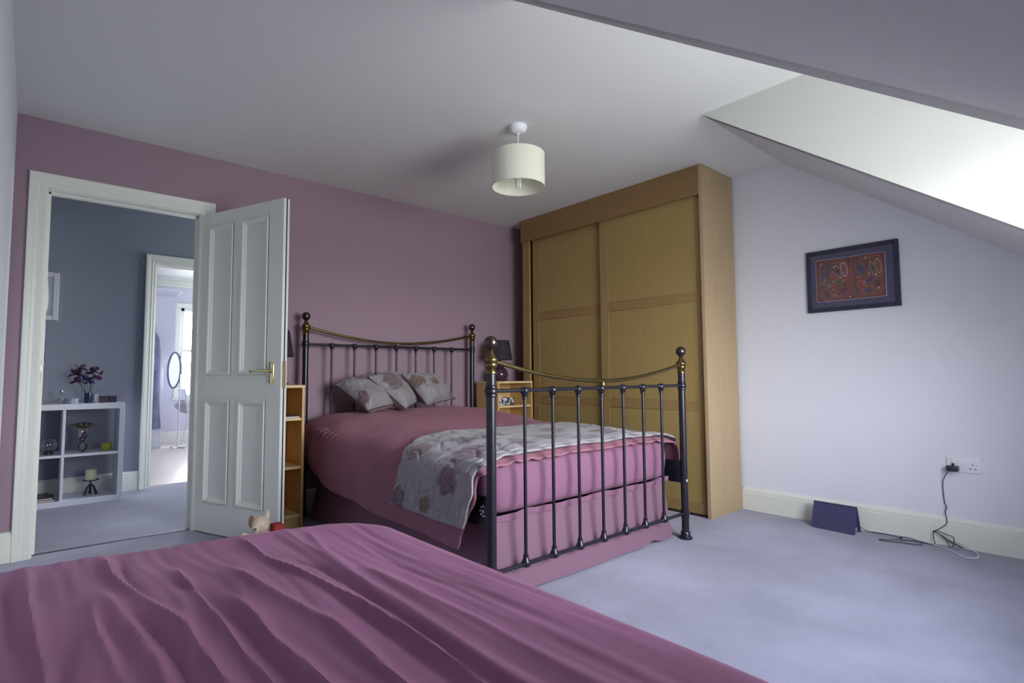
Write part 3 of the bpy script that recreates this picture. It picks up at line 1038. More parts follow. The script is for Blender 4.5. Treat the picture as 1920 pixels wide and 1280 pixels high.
# ---- quilted throw across the foot of the bed
def build_throw():
    ns, ntt = 420, 150
    sl = np.linspace(-1.345, 1.20, ns)
    ss = sl.copy()
    m = np.abs(sl) <= 1
    ss[m] = np.sign(sl[m]) * (1 - np.power(1 - np.abs(sl[m]), 2.2))
    S, Tt = np.meshgrid(ss, np.linspace(0, 1, ntt), indexing='ij')
    drop = np.clip(np.abs(S) - 1, 0, 1) / 0.6
    # back edge line as a function of position across
    yb = np.interp(S, [-1.35, -1.0, -0.9, -0.6, -0.2, 0.3, 0.8, 1.0, 1.2], [-1.415, -1.50, -1.53, -1.47, -1.34, -1.36, -1.44, -1.50, -1.56])
    yf = -2.090 + 0.105 * drop + 0.006 * vnoise(S * 6, S * 0, 13) + 0.018 * sstep(0.6, 1.0, S)
    Y = yb + (yf - yb) * Tt
    X, Z = duvet_pt(S, Y, 0.014, 0.20, 0.20)
    flat = 1 - np.clip(np.abs(S), 0, 1) ** 6
    Z = Z + 0.010 * fbm(X * 3.2, Y * 3.2, 11, 3) * flat
    side = np.clip((np.abs(S) - 0.9) / 0.2, 0, 1)
    wav = 0.012 * fbm(Y * 5.0 + Z * 1.5, Z * 2.0, 21, 2) + 0.010 * np.sin(Y * 9 + Z * 4) * drop
    X = X + np.sign(S) * (wav + 0.004) * side
    # metric coordinates on the cloth: U across (arc length), V along the bed
    dX = np.diff(X[:, 0], prepend=X[0, 0]); dZ = np.diff(Z[:, 0], prepend=Z[0, 0])
    arc = np.cumsum(np.hypot(dX, dZ))
    U = np.repeat(arc[:, None], ntt, 1)
    V = (Y - yf)
    # quilting: stitched wavy lines pull the cloth down
    q1 = np.abs(np.sin((U + 0.035 * np.sin(V * 22)) * 2 * PI / 0.26))
    q2 = np.abs(np.sin((V + 0.03 * np.sin(U * 18)) * 2 * PI / 0.26))
    puff = np.minimum(sstep(0, 0.45, q1), sstep(0, 0.45, q2)) * 0.007
    border = np.minimum(np.minimum(U, arc[-1] - U), np.minimum(V, V.max() - V))
    puff = np.where(border < 0.045, 0.004 * sstep(0, 0.02, border) * sstep(0.045, 0.03, border) * (0.6 + 0.4 * np.abs(np.sin((U + V) * 70))), puff)
    wr_ = 0.0035 * fbm(U * 16, V * 16, 31, 3)
    nz = np.clip(1 - side, 0, 1)
    Z = Z + (puff + wr_) * nz
    X = X + np.sign(S) * (puff + wr_) * side
    fl = [(0.31, 0.50, 0.072, 'taupe', 1.0, 0.4), (0.40, 0.20, 0.085, 'mauve', 1.3, 0.3), (0.19, 0.17, 0.070, 'mauve', 1.0, 1.0), (0.045, 0.55, 0.060, 'mauve', 1.0, 0.2),
          (0.055, 0.30, 0.050, 'tan', 0.8, 0.9), (0.56, 0.42, 0.08, 'plum', 1.4, 0.2), (0.72, 0.20, 0.08, 'mauve', 1.2, 0.5), (0.80, 0.50, 0.07, 'taupe', 1.2, 0.1),
          (0.98, 0.30, 0.085, 'plum', 1.3, 0.6), (1.12, 0.12, 0.06, 'mauve', 1.2, 0.1), (1.20, 0.46, 0.075, 'mauve', 1.2, 0.7), (1.38, 0.22, 0.08, 'plum', 1.2, 0.2),
          (1.52, 0.45, 0.07, 'taupe', 1.0, 0.8), (1.66, 0.18, 0.07, 'mauve', 1.2, 0.2), (1.86, 0.36, 0.075, 'plum', 1.0, 0.5)]
    fl = [(a_, b_, r_ * 1.2, c_, d_, e_) for (a_, b_, r_, c_, d_, e_) in fl]
    C = paint(U, V, fl, 'silver', 41)
    st = 1 - np.clip(np.minimum(sstep(0, 0.10, q1), sstep(0, 0.10, q2)), 0, 1)
    st = np.where(border < 0.045, 0, st)
    C = C * (1 - 0.16 * st[..., None])
    return G().grid(X, Y, Z), rgba(C)


g, c = build_throw()
th_ = g.obj('bed_throw', 'pattern', col=c)
sm = th_.modifiers.new('thick', 'SOLIDIFY'); sm.thickness = 0.009; sm.offset = -1
tag(th_, 'quilted silver throw with mauve roses folded across the foot of the double bed', 'throw')


# ---- cushions: soft pillows spanned by four corners
def cushion(TL, TR, BL, BR, flowers, label, thick=0.055, seed=1):
    TL, TR, BL, BR = [np.array(q, float) for q in (TL, TR, BL, BR)]
    n = 90
    u = np.linspace(-1, 1, n)
    u = np.sign(u) * (1 - (1 - np.abs(u)) ** 1.35)
    U, V = np.meshgrid(u, u, indexing='ij')
    k = 0.10   # edges pinch inwards between the corners
    Up = U * (1 - k * (1 - V ** 2) * 0.5) ; Vp = V * (1 - k * (1 - U ** 2) * 0.5)
    a, b = (Up + 1) / 2, (Vp + 1) / 2
    P = ((1 - a) * (1 - b))[..., None] * BL + (a * (1 - b))[..., None] * BR + ((1 - a) * b)[..., None] * TL + (a * b)[..., None] * TR
    nrm = np.cross(TR - TL, TL - BL); nrm /= np.linalg.norm(nrm)
    if nrm[1] > 0: nrm = -nrm
    hgt = thick * (np.clip(1 - np.abs(U) ** 3.2, 0, 1) * np.clip(1 - np.abs(V) ** 3.2, 0, 1)) ** 0.6
    hgt = hgt * (1 + 0.10 * fbm(U * 2.2, V * 2.2, seed, 2)) + 0.0022 * fbm(U * 9, V * 9, seed + 3, 2) * (hgt > 0.001) * (1 + np.abs(U * V) * 2)
    F = P + nrm * hgt[..., None]
    B = P - nrm * (hgt * 0.95)[..., None]
    c0 = (TL + TR + BL + BR) / 4
    lo = min(F[..., 2].min(), B[..., 2].min())
    t = thing('cushion', (c0[0], c0[1], lo), label, 'cushion', 'floral cushions on the double bed')
    g = G().grid(F[..., 0], F[..., 1], F[..., 2])
    g.grid(B[..., 0], B[..., 1], B[..., 2])
    C = paint(U * 0.2, V * 0.2, flowers, 'silver', seed + 50) * 0.86
    Cb = np.broadcast_to(PAL['taupe'], C.shape)
    g.obj('cover', 'satin', t, col=np.concatenate([rgba(C), rgba(Cb)], 0), ang=80)
    ring = [P[i, 0] for i in range(n)] + [P[-1, j] for j in range(1, n)] + [P[i, -1] for i in range(n - 2, -1, -1)] + [P[0, j] for j in range(n - 2, 0, -1)]
    G().tube([tuple(q) for q in ring[::2]], 0.0045, 6, closed=True).obj('piping', 'piping', t)
    return t


cushion((1.705, -0.215, 0.894), (2.0, -0.165, 0.962), (1.80, -0.525, 0.722), (2.10, -0.40, 0.752),
        [(0.04, 0.13, 0.10, 'mauve', 1.4, 0.2), (0.13, -0.14, 0.055, 'tan', 1.0, 0.3), (-0.17, -0.10, 0.06, 'mauve', 1.2, 1.2)],
        'silver floral cushion at the left of the three, leaning back on the black headboard bars', 0.085, 3)
cushion((1.896, -0.335, 0.944), (2.150, -0.150, 0.990), (2.10, -0.505, 0.716), (2.313, -0.305, 0.750),
        [(-0.08, 0.06, 0.11, 'taupe', 1.3, 0.9), (0.13, 0.05, 0.08, 'taupe', 1.3, 1.2), (-0.13, 0.18, 0.045, 'silver2', 1.0, 0.1)],
        'silver floral cushion in the middle, turned sideways and overlapping the left one', 0.085, 7)
cushion((2.225, -0.225, 0.965), (2.545, -0.165, 0.973), (2.365, -0.365, 0.728), (2.695, -0.27, 0.765),
        [(-0.16, 0.07, 0.085, 'tan', 1.0, 0.4), (0.01, 0.02, 0.055, 'tan', 1.0, 0.2), (0.18, -0.16, 0.07, 'taupe', 1.3, 0.2)],
        'silver floral cushion at the right of the three with a single brown rose', 0.085, 12)

# ------------------------------------------------------------------ single bed in the foreground
sb = thing('single_bed', (0.47, -3.1, 0), 'single divan bed in the foreground under the plum duvet', 'bed')
G().box((0.035, -2.28, 0.04), (0.86, YK + 0.02, 0.28), 0.02, 2).obj('divan_base', 'valance', sb)
pillow_box(0.035, 0.86, -2.27, YK + 0.02, 0.282, 0.455, 0.05, 40, 0.002, 2).obj('mattress', 'sheet', sb)
for x in (0.10, 0.79):
    for y in (-2.36, YK + 0.1):
        G().lathe([(0.02, 0), (0.025, 0.04)], (x, y, 0.0), 12).obj('foot', 'darkplastic', sb)

RID = [[(0.112, -2.264), (0.115, -2.499), (0.124, -2.694), (0.131, -2.798), (0.14, -3.1)],
       [(0.248, -2.318), (0.246, -2.453), (0.257, -2.541), (0.279, -2.625), (0.307, -2.738), (0.317, -2.805), (0.32, -2.897), (0.33, -3.15)],
       [(0.226, -2.584), (0.246, -2.72), (0.257, -2.815), (0.262, -2.911), (0.265, -3.1)],
       [(0.203, -2.636), (0.203, -2.741), (0.211, -2.87), (0.22, -3.0)],
       [(0.645, -2.332), (0.640, -2.497), (0.642, -2.615), (0.639, -2.76), (0.641, -2.887), (0.643, -2.995), (0.64, -3.138), (0.634, -3.24), (0.62, -3.6)],
       [(0.531, -2.367), (0.532, -2.527), (0.558, -2.686), (0.586, -2.874), (0.596, -2.999), (0.602, -3.11), (0.6, -3.214), (0.59, -3.5)],
       [(0.413, -2.742), (0.42, -2.854), (0.418, -2.936), (0.427, -3.058), (0.43, -3.4)],
       [(0.678, -2.75), (0.685, -2.867), (0.69, -2.969), (0.707, -3.13), (0.704, -3.216), (0.70, -3.6)],
       [(0.690, -2.40), (0.655, -2.59), (0.652, -2.702)],
       [(0.453, -2.589), (0.47, -2.73), (0.494, -2.859), (0.515, -2.97), (0.516, -3.076), (0.51, -3.159), (0.50, -3.5)],
       [(0.36, -2.50), (0.365, -2.70), (0.37, -2.9), (0.375, -3.2)]]
VAL = [[(0.272, -2.341), (0.267, -2.492), (0.284, -2.603), (0.309, -2.725)], [(0.259, -2.686), (0.276, -2.792), (0.286, -2.891), (0.29, -3.1)],
       [(0.209, -2.664), (0.220, -2.787), (0.228, -2.888)], [(0.584, -2.614), (0.606, -2.684), (0.617, -2.874), (0.621, -3.007), (0.615, -3.153), (0.606, -3.241), (0.60, -3.5)],
       [(0.53, -2.512), (0.54, -2.647), (0.557, -2.729), (0.570, -2.855), (0.572, -2.973), (0.576, -3.065), (0.573, -3.156), (0.57, -3.5)],
       [(0.76, -2.624), (0.751, -2.781), (0.765, -2.961), (0.757, -3.065)], [(0.078, -2.378), (0.092, -2.627), (0.104, -2.794)],
       [(0.345, -2.573), (0.368, -2.661), (0.386, -2.795), (0.397, -2.891), (0.40, -3.2)]]


def build_near_duvet():
    r = 0.075
    drop = 0.22
    nx, ny = 250, 420
    XE = 0.866          # where the right-hand rounding starts
    sx_ = np.concatenate([np.linspace(0.012, XE, 190), XE + np.linspace(0, r * PI / 2 + drop, 61)[1:]])
    L = 1.74
    sy = np.concatenate([-np.linspace(r * PI / 2 + drop, 0, 60)[:-1], np.linspace(0, L, 320)])
    SX, SY = np.meshgrid(sx_, sy, indexing='ij')
    ex = np.maximum(0, SX - XE); ey = np.maximum(0, -SY)
    # rounded corner: measure overshoot from a corner circle
    rc = 0.14
    qx = SX - (XE - rc); qy = -SY + rc - 0.0
    incorner = (qx > 0) & (qy > 0)
    rho = np.hypot(np.maximum(qx, 0), np.maximum(qy, 0))
    e = np.where(incorner, np.maximum(0, rho - rc), np.maximum(ex, ey))
    arc = np.minimum(e / r, PI / 2)
    outw = r * np.sin(arc)
    dz = r * (1 - np.cos(arc)) + np.maximum(0, e - r * PI / 2)
    outw = outw + 0.10 * np.maximum(0, e - r * PI / 2)
    dirx = np.where(incorner, qx / np.maximum(rho, 1e-6), (ex > 0) * 1.0)
    diry = np.where(incorner, qy / np.maximum(rho, 1e-6), (ey > 0) * 1.0)
    bx = np.where(incorner & (rho > rc), (XE - rc) + rc * qx / np.maximum(rho, 1e-6), np.minimum(SX, XE))
    by = np.where(incorner & (rho > rc), (-rc) + rc * qy / np.maximum(rho, 1e-6), np.minimum(-SY, 0))
    X = bx + dirx * outw
    Yl = by + diry * outw          # 0 at the foot edge, negative into the bed
    Y = Yl - 2.258 - 0.115 * (np.minimum(X, 1.0) - 0.07) * np.exp(Yl * 2.2 * (Yl < 0))
    Z = 0.518 - dz
    # soft crown, then folds that run lengthwise
    topm = np.clip(1 - e / 0.05, 0, 1)
    hgt = 0.010 * fbm(X * 2.5, Y * 1.6, 5, 3)
    def fold(lines, amp, wid):
        h = np.zeros_like(X)
        for i, l in enumerate(lines):
            yy = np.array([q[1] for q in l])[::-1]; xx = np.array([q[0] for q in l])[::-1]
            xc = np.interp(Y, yy, xx)
            fade = sstep(yy[0] - 0.10, yy[0] + 0.18, Y) * (1 - sstep(yy[-1] - 0.06, yy[-1] + 0.07, Y))
            w = wid * (0.8 + 0.5 * ((i * 7) % 5) / 4)
            d = (X - xc) / w
            h = h + amp * (0.75 + 0.4 * ((i * 3) % 4) / 3) * fade * np.exp(-np.abs(d) ** 1.35)
        return h
    calm = 1 - 0.6 * sstep(0.66, 0.76, X)
    hgt = hgt + calm * fold(RID, 0.0095, 0.013) - calm * fold(VAL, 0.0095, 0.012)
    # finer creases fanning in the same direction
    fan = X + 0.06 * (Y + 2.6) * (X - 0.45) + 0.03 * vnoise(Y * 3, X * 3, 8)
    hgt = hgt + 0.0026 * vnoise(fan * 26, Y * 2.4, 17) * sstep(-2.25, -2.7, Y) + 0.0016 * vnoise(fan * 60, Y * 4.5, 18)
    Z = Z + hgt * (0.25 + 0.75 * topm)
    return G().grid(X, Y, Z)


nd = build_near_duvet().obj('duvet', 'duvet2')
sm = nd.modifiers.new('thick', 'SOLIDIFY'); sm.thickness = 0.02; sm.offset = -1
tag(nd, 'creased plum duvet filling the foreground on the single bed', 'duvet')

# ------------------------------------------------------------------ bookcases, bedside lamps
def bookcase(x0, x1, yf, yb, zt, shelves, label, name='bookcase'):
    t = thing(name, ((x0 + x1) / 2, (yf + yb) / 2, 0), label, 'bookcase', 'narrow birch bookcases beside the double bed')
    th = 0.017
    for xa in (x0, x1 - th):
        G().box((xa, yf, 0), (xa + th, yb, zt - th), 0.0008).obj('side_panel', 'beech', t)
    G().box((x0, yf - 0.0005, zt - th), (x1, yb, zt), 0.0008).obj('top', 'beechedge', t)
    for z in shelves:
        G().box((x0 + th, yf + 0.006, z - th), (x1 - th, yb - 0.006, z), 0.0008).obj('shelf', 'beechedge', t)
    G().box((x0 + th, yf + 0.02, 0), (x1 - th, yf + 0.034, shelves[-1] - th)).obj('plinth', 'beech', t)
    G().box((x0 + th, yb - 0.006, 0), (x1 - th, yb - 0.001, zt - th)).obj('back', 'beech', t)
    return t


bookcase(1.105, 1.432, -0.385, -0.10, 0.897, (0.690, 0.385, 0.085), 'narrow birch bookcase left of the double bed, half hidden by the open door')
bookcase(3.045, 3.448, -0.390, -0.10, 0.902, (0.695, 0.385, 0.085), 'narrow birch bookcase between the double bed and the wardrobe')


def table_lamp(x, y, z, label):
    t = thing('table_lamp', (x, y, z), label, 'lamp', 'bedside lamps with dark plum shades')
    G().lathe([(0.050, 0.0), (0.052, 0.004), (0.066, 0.03), (0.072, 0.055), (0.066, 0.085), (0.046, 0.115), (0.026, 0.14), (0.016, 0.16), (0.013, 0.20)], (x, y, z), 24).obj('base', 'lampbase', t)
    G().lathe([(0.013, 0.20), (0.016, 0.205), (0.016, 0.235), (0.010, 0.24)], (x, y, z), 12).obj('lamp_holder', 'darkplastic', t)
    s = G()
    pr = [(0.113, 0.185), (0.0845, 0.356), (0.0825, 0.356), (0.111, 0.185)]
    s.lathe(pr + [pr[0]], (x, y, z), 40, cap=False).obj('shade', 'lampshade', t)
    G().ball((x, y, z + 0.275), 0.028, 12, (1, 1, 1.3)).obj('bulb', 'plastic', t)
    G().tube([(x + 0.045, y - 0.02, z + 0.004), (x + 0.075, y - 0.03, z + 0.012), (x + 0.095, y + 0.02, z + 0.010), (x + 0.10, y + 0.07, z + 0.004), (x + 0.10, y + 0.134, z + 0.004)], 0.0025, 6).obj('cord', 'wire', t)
    return t


table_lamp(1.292, -0.235, 0.897, 'dark plum table lamp on the left bookcase, mostly behind the open door edge')
table_lamp(3.190, -0.245, 0.902, 'dark plum table lamp on the right bookcase, behind the near brass finial')

# patterned tissue box and the papers on the other side
tb = thing('tissue_box', (3.19, -0.27, 0.695), 'black and white patterned tissue box on the right bookcase shelf', 'tissue box')
n = 40
bx0, bx1, by0, by1, bz0, bz1 = 3.10, 3.27, -0.34, -0.21, 0.6957, 0.760
g = G(); cols = []
for (o, du, dv_) in (((bx0, by0, bz0), (bx1 - bx0, 0, 0), (0, 0, bz1 - bz0)), ((bx0, by0, bz1), (bx1 - bx0, 0, 0), (0, by1 - by0, 0)), ((bx0, by1, bz0), (0, by0 - by1, 0), (0, 0, bz1 - bz0)),
                     ((bx1, by0, bz0), (0, by1 - by0, 0), (0, 0, bz1 - bz0)), ((bx1, by1, bz0), (bx0 - bx1, 0, 0), (0, 0, bz1 - bz0))):
    A, Bq = np.meshgrid(np.linspace(0, 1, n), np.linspace(0, 1, n), indexing='ij')
    P = np.array(o)[None, None] + A[..., None] * np.array(du) + Bq[..., None] * np.array(dv_)
    g.grid(P[..., 0], P[..., 1], P[..., 2])
    lu = np.linalg.norm(du); lv = np.linalg.norm(dv_)
    pat = (fbm(A * lu * 70, Bq * lv * 70, 3, 2) > 0.05)[..., None]
    cols.append(rgba(np.where(pat, np.array(lin((206, 204, 206))[:3]), np.array(lin((70, 68, 72))[:3]))))
g.obj('carton', 'tissuebox', tb, col=np.concatenate(cols, 0), smooth=False)
A, Bq = np.meshgrid(np.linspace(-1, 1, 24), np.linspace(0, 1, 10), indexing='ij')
g = G().grid(3.155 + 0.035 * A * (1 - 0.3 * Bq) + 0.006 * np.sin(Bq * 6), -0.275 + 0.014 * np.sin(A * 7) * (0.3 + Bq), 0.758 + Bq * (0.034 - 0.018 * A * A) + 0 * A)
g.obj('tissue', 'paper', tb)
mg = thing('magazine', (1.33, -0.29, 0.69), 'folded magazine lying on the upper shelf of the left bookcase', 'magazine')
G().box((1.22, -0.372, 0.6906), (1.405, -0.20, 0.6985), 0.002).obj('pages', 'paper', mg)
G().box((1.215, -0.375, 0.6985), (1.40, -0.19, 0.7005), 0.0005).obj('cover', 'slatepic', mg)

# ------------------------------------------------------------------ pendant lamp
PXc, PYc = 2.158, -1.642
pl = thing('pendant_lamp', (PXc, PYc, H), 'cream drum pendant lamp hanging from the flat ceiling', 'pendant lamp')
G().lathe([(0.052, 0), (0.052, -0.010), (0.049, -0.026), (0.042, -0.037), (0.030, -0.042), (0.008, -0.044), (0.006, -0.055)], (PXc, PYc, H), 28).obj('ceiling_rose', 'plastic', pl)
G().tube([(PXc, PYc, H - 0.05), (PXc, PYc, 2.20)], 0.0035, 8).obj('cord', 'plastic', pl)
pr = [(0.1515, 2.022), (0.1515, 2.216), (0.1490, 2.216), (0.1490, 2.022), (0.1515, 2.022)]
sh = G().lathe(pr, (PXc, PYc, 0), 64, cap=False).obj('shade', 'shade', pl)
for z in (2.024, 2.214):
    g = G()
    g.tube([(PXc + 0.1503 * math.cos(a), PYc + 0.1503 * math.sin(a), z) for a in np.linspace(0, 2 * PI, 64, endpoint=False)], 0.0022, 6, closed=True)
    g.obj('rim', 'shade', sh)
g = G()
for k in range(3):
    a = k * 2 * PI / 3 + 0.4
    g.tube([(PXc, PYc, 2.196), (PXc + 0.149 * math.cos(a), PYc + 0.149 * math.sin(a), 2.212)], 0.0016, 5)
g.obj('spider', 'plastic', sh)
G().lathe([(0.006, 2.215), (0.019, 2.205), (0.019, 2.155), (0.016, 2.150)], (PXc, PYc, 0), 14).obj('lamp_holder', 'plastic', pl)
bl = thing('', (0, 0, 0), None, None) if False else None
bb = G().lathe([(0.016, 2.150), (0.021, 2.146), (0.021, 2.118), (0.015, 2.112)], (PXc, PYc, 0), 14).obj('bulb', 'plastic', pl)
g = G()
for k in range(3):
    a = k * 2 * PI / 3 + 0.9
    ca, sa = math.cos(a), math.sin(a)
    pts = []
    for t in np.linspace(0, 1, 13):
        w = 0.0075 * math.cos(PI * (1 - t)) if 0.3 < t < 0.7 else (0.0075 if t >= 0.7 else -0.0075)
        z = 2.116 - 0.095 * min(1, min(t, 1 - t) / 0.3)
        pts.append((PXc + 0.0115 * ca - w * sa, PYc + 0.0115 * sa + w * ca, z))
    g.tube(pts, 0.0042, 8)
g.obj('tube', 'cfl', bb)

# ------------------------------------------------------------------ framed textile on the white wall
fy0, fy1, fz0, fz1 = -2.530, -3.040, 1.341, 1.739
pf = thing('framed_textile', (W, (fy0 + fy1) / 2, fz0), 'dark framed red stitched textile with butterfly shapes hanging on the white wall', 'picture')
fw = 0.026
g = G()
g.box((W - 0.024, fy0, fz0), (W - 0.001, fy0 - fw, fz1), 0.003).box((W - 0.024, fy1 + fw, fz0), (W - 0.001, fy1, fz1), 0.003)
g.box((W - 0.024, fy0 - fw, fz0), (W - 0.001, fy1 + fw, fz0 + fw), 0.003).box((W - 0.024, fy0 - fw, fz1 - fw), (W - 0.001, fy1 + fw, fz1), 0.003)
g.obj('frame', 'frame', pf)
G().box((W - 0.012, fy0 - fw + 0.002, fz0 + fw - 0.002), (W - 0.003, fy1 + fw - 0.002, fz1 - fw + 0.002)).obj('mount_board', 'matboard', pf)
ay0, ay1, az0, az1 = -2.588, -2.968, 1.409, 1.674
G().box((W - 0.0135, ay0 + 0.003, az0 - 0.003), (W - 0.0119, ay1 - 0.003, az1 + 0.003)).obj('mount_bevel', 'framewhite', pf)
nu, nv = 300, 210
A, Bq = np.meshgrid(np.linspace(0, 1, nu), np.linspace(0, 1, nv), indexing='ij')
U = A * 1.42; V = Bq


def ell(cu, cv, a, b, rot):
    ca, sa = math.cos(rot), math.sin(rot)
    p = ((U - cu) * ca + (V - cv) * sa) / a; q = (-(U - cu) * sa + (V - cv) * ca) / b
    return np.sqrt(p * p + q * q)


def colr(*c): return np.array(lin(c)[:3])


C = np.broadcast_to(colr(120, 50, 40), U.shape + (3,)).copy()
# nested outlines inside two rounded panels
for c0 in (0.37, 1.05):
    dd = np.maximum(np.abs(U - c0) / 0.33, np.abs(V - 0.5) / 0.46)
    dd = (np.abs((U - c0) / 0.33) ** 6 + np.abs((V - 0.5) / 0.46) ** 6) ** (1 / 6)
    C = np.where((dd < 1.0)[..., None], colr(96, 66, 52), C)
    for lv in (0.99, 0.93, 0.87):
        C = np.where((np.abs(dd - lv) < 0.010)[..., None], colr(196, 104, 62), C)
    inner = dd < 0.85
    mz = fbm(U * 5 + c0, V * 5, 23, 2)
    bands = np.abs(np.mod(mz * 5, 1) - 0.5) < 0.13
    C = np.where((inner & bands)[..., None], colr(150, 92, 58), C)
    spots = fbm(U * 9 + 3, V * 9, 29, 2)
    C = np.where((inner & (spots > 0.55))[..., None], colr(86, 60, 118), C)
    C = np.where((inner & (spots < -0.62))[..., None], colr(80, 104, 82), C)
    C = np.where((inner & (np.abs(spots - 0.55) < 0.03))[..., None], colr(206, 120, 72), C)
for (cu, cv, a, b, r, fill, edge) in ((0.47, 0.68, 0.05, 0.14, 0.35, (60, 52, 62), (212, 196, 196)), (0.60, 0.72, 0.06, 0.15, 0.15, (172, 66, 46), (212, 196, 196)),
                                      (0.36, 0.47, 0.04, 0.20, 0.0, (176, 58, 40), (206, 130, 70)), (0.26, 0.44, 0.11, 0.035, 0.0, (70, 74, 62), (206, 176, 130)), (0.47, 0.44, 0.11, 0.035, 0.0, (70, 74, 62), (206, 176, 130)),
                                      (1.18, 0.66, 0.04, 0.14, 0.25, (70, 82, 56), (206, 190, 130)), (1.29, 0.70, 0.05, 0.15, 0.15, (160, 62, 44), (206, 190, 130)),
                                      (0.86, 0.76, 0.07, 0.16, 0.1, (186, 62, 44), (86, 84, 130)), (0.95, 0.66, 0.06, 0.12, 0.5, (70, 76, 136), (140, 112, 60)),
                                      (0.96, 0.28, 0.055, 0.13, 0.4, (190, 66, 44), (200, 120, 80)), (1.12, 0.40, 0.10, 0.05, 0.5, (84, 72, 142), (150, 96, 70)), (1.08, 0.16, 0.06, 0.06, 0, (72, 78, 132), (160, 96, 70)),
                                      (0.22, 0.16, 0.06, 0.09, 0.3, (74, 82, 104), (170, 96, 60)), (0.56, 0.22, 0.09, 0.06, 0.4, (112, 66, 104), (170, 96, 60)), (1.26, 0.30, 0.06, 0.09, 0.2, (110, 56, 62), (170, 96, 60))):
    e = ell(cu, cv, a, b, r)
    for lv, cc in ((1.75, (176, 96, 58)), (1.5, (96, 66, 52))):
        C = np.where((e < lv)[..., None] & (e > 1.2)[..., None], colr(*cc), C)
    C = np.where((e < 1.22)[..., None], colr(*edge), C)
    C = np.where((e < 1.0)[..., None], colr(*fill) * 0.8, C)
    C = np.where((np.abs(e - 0.62) < 0.07)[..., None], colr(*edge) * 0.6, C)
for (cu, cv) in ((0.70, 0.06), (0.11, 0.92), (0.27, 0.36), (1.10, 0.55), (1.05, 0.92), (1.28, 0.20), (1.24, 0.50), (0.40, 0.12), (0.17, 0.52), (1.0, 0.36)):
    C = np.where((ell(cu, cv, 0.018, 0.026, 0) < 1)[..., None], colr(222, 186, 180), C)
Yg = ay0 + (ay1 - ay0) * A; Zg = az0 + (az1 - az0) * Bq
relief = 0.0006 * (C.mean(-1) > 0.12)
G().grid(W - 0.0142 - relief, Yg, Zg).obj('textile', 'art', pf, col=rgba(C), smooth=False)
G().box((W - 0.0195, fy0 - fw + 0.001, fz0 + fw - 0.001), (W - 0.0178, fy1 + fw - 0.001, fz1 - fw + 0.001)).obj('glazing', glass_mat('picture_glass', (0.97, 0.97, 1.0), 0.10), pf)

# ------------------------------------------------------------------ socket, adapter, cables, folding case
so = thing('wall_socket', (W, -3.28, 0.404), 'white double wall socket low on the white wall', 'socket')
G().box((W - 0.0095, -3.207, 0.405), (W - 0.0002, -3.353, 0.491), 0.003, 2).obj('faceplate', 'plastic', so)
for yy in (-3.232, -3.328):
    G().box((W - 0.0125, yy - 0.006, 0.463), (W - 0.0090, yy + 0.006, 0.479), 0.001).obj('switch', 'plastic', so)
for (yy, zz, a, b) in ((-3.318, 0.450, 0.0022, 0.0042), (-3.308, 0.428, 0.0038, 0.0024), (-3.329, 0.428, 0.0038, 0.0024), (-3.337, 0.4475, 0.003, 0.0012),
                       ):
    G().box((W - 0.0099, yy - a, zz - b), (W - 0.0085, yy + a, zz + b)).obj('pin_hole', 'darkplastic', so)
pa = thing('plug_adapter', (W - 0.01, -3.236, 0.411), 'small black plug adapter in the left side of the wall socket', 'plug')
G().box((W - 0.056, -3.211, 0.4115), (W - 0.0098, -3.262, 0.4395), 0.003, 2).obj('body', 'darkplastic', pa)
G().box((W - 0.020, -3.231, 0.438), (W - 0.0098, -3.241, 0.452), 0.001).obj('earth_pin', 'darkplastic', pa)


def smooth_path(pts, n=8):
    P = [Vector(p) for p in pts]
    P = [P[0] * 2 - P[1]] + P + [P[-1] * 2 - P[-2]]
    out = []
    for i in range(1, len(P) - 2):
        for k in range(n):
            t = k / n
            a, b, c, d = P[i - 1], P[i], P[i + 1], P[i + 2]
            out.append(0.5 * ((2 * b) + (c - a) * t + (2 * a - 5 * b + 4 * c - d) * t * t + (3 * b - a - 3 * c + d) * t ** 3))
    out.append(P[-2])
    return out


cb = thing('power_cable', (3.88, -3.0, 0), 'thin black charger cable dropping from the adapter and tangled on the carpet', 'cable')
G().tube(smooth_path([(W - 0.045, -3.222, 0.412), (W - 0.03, -3.203, 0.385), (W - 0.012, -3.186, 0.335), (W - 0.008, -3.188, 0.24), (W - 0.010, -3.197, 0.21), (W - 0.013, -3.190, 0.18), (3.902, -3.196, 0.125),
                      (3.896, -3.165, 0.09), (3.890, -3.135, 0.07), (3.888, -3.155, 0.075), (3.886, -3.20, 0.064), (3.886, -3.225, 0.055), (3.884, -3.222, 0.012), (3.882, -3.205, 0.006), (3.885, -3.19, 0.035),
                      (3.886, -3.16, 0.062), (3.889, -3.137, 0.066), (3.880, -3.138, 0.03), (3.870, -3.142, 0.005), (3.860, -3.10, 0.004), (3.84, -3.05, 0.010), (3.82, -2.995, 0.004)]), 0.0021, 6).obj('lead', 'wire', cb)
G().tube(smooth_path([(3.866, -2.782, 0.030), (3.875, -2.82, 0.010), (3.883, -2.86, 0.008), (3.882, -2.92, 0.010), (3.876, -2.985, 0.012), (3.865, -3.03, 0.016), (3.835, -3.085, 0.010), (3.812, -3.098, 0.005), (3.792, -3.075, 0.004),
                      (3.775, -3.00, 0.004), (3.752, -2.945, 0.004), (3.742, -2.918, 0.005), (3.756, -2.912, 0.006), (3.775, -2.945, 0.006), (3.815, -2.985, 0.010), (3.842, -2.995, 0.014)]), 0.0021, 6).obj('lead', 'wire', cb)
G().tube([(3.889, -3.172, 0.058), (3.890, -3.205, 0.032), (3.890, -3.262, 0.006)], [0.002, 0.0035, 0.0035], 8).obj('connector', 'darkplastic', cb)
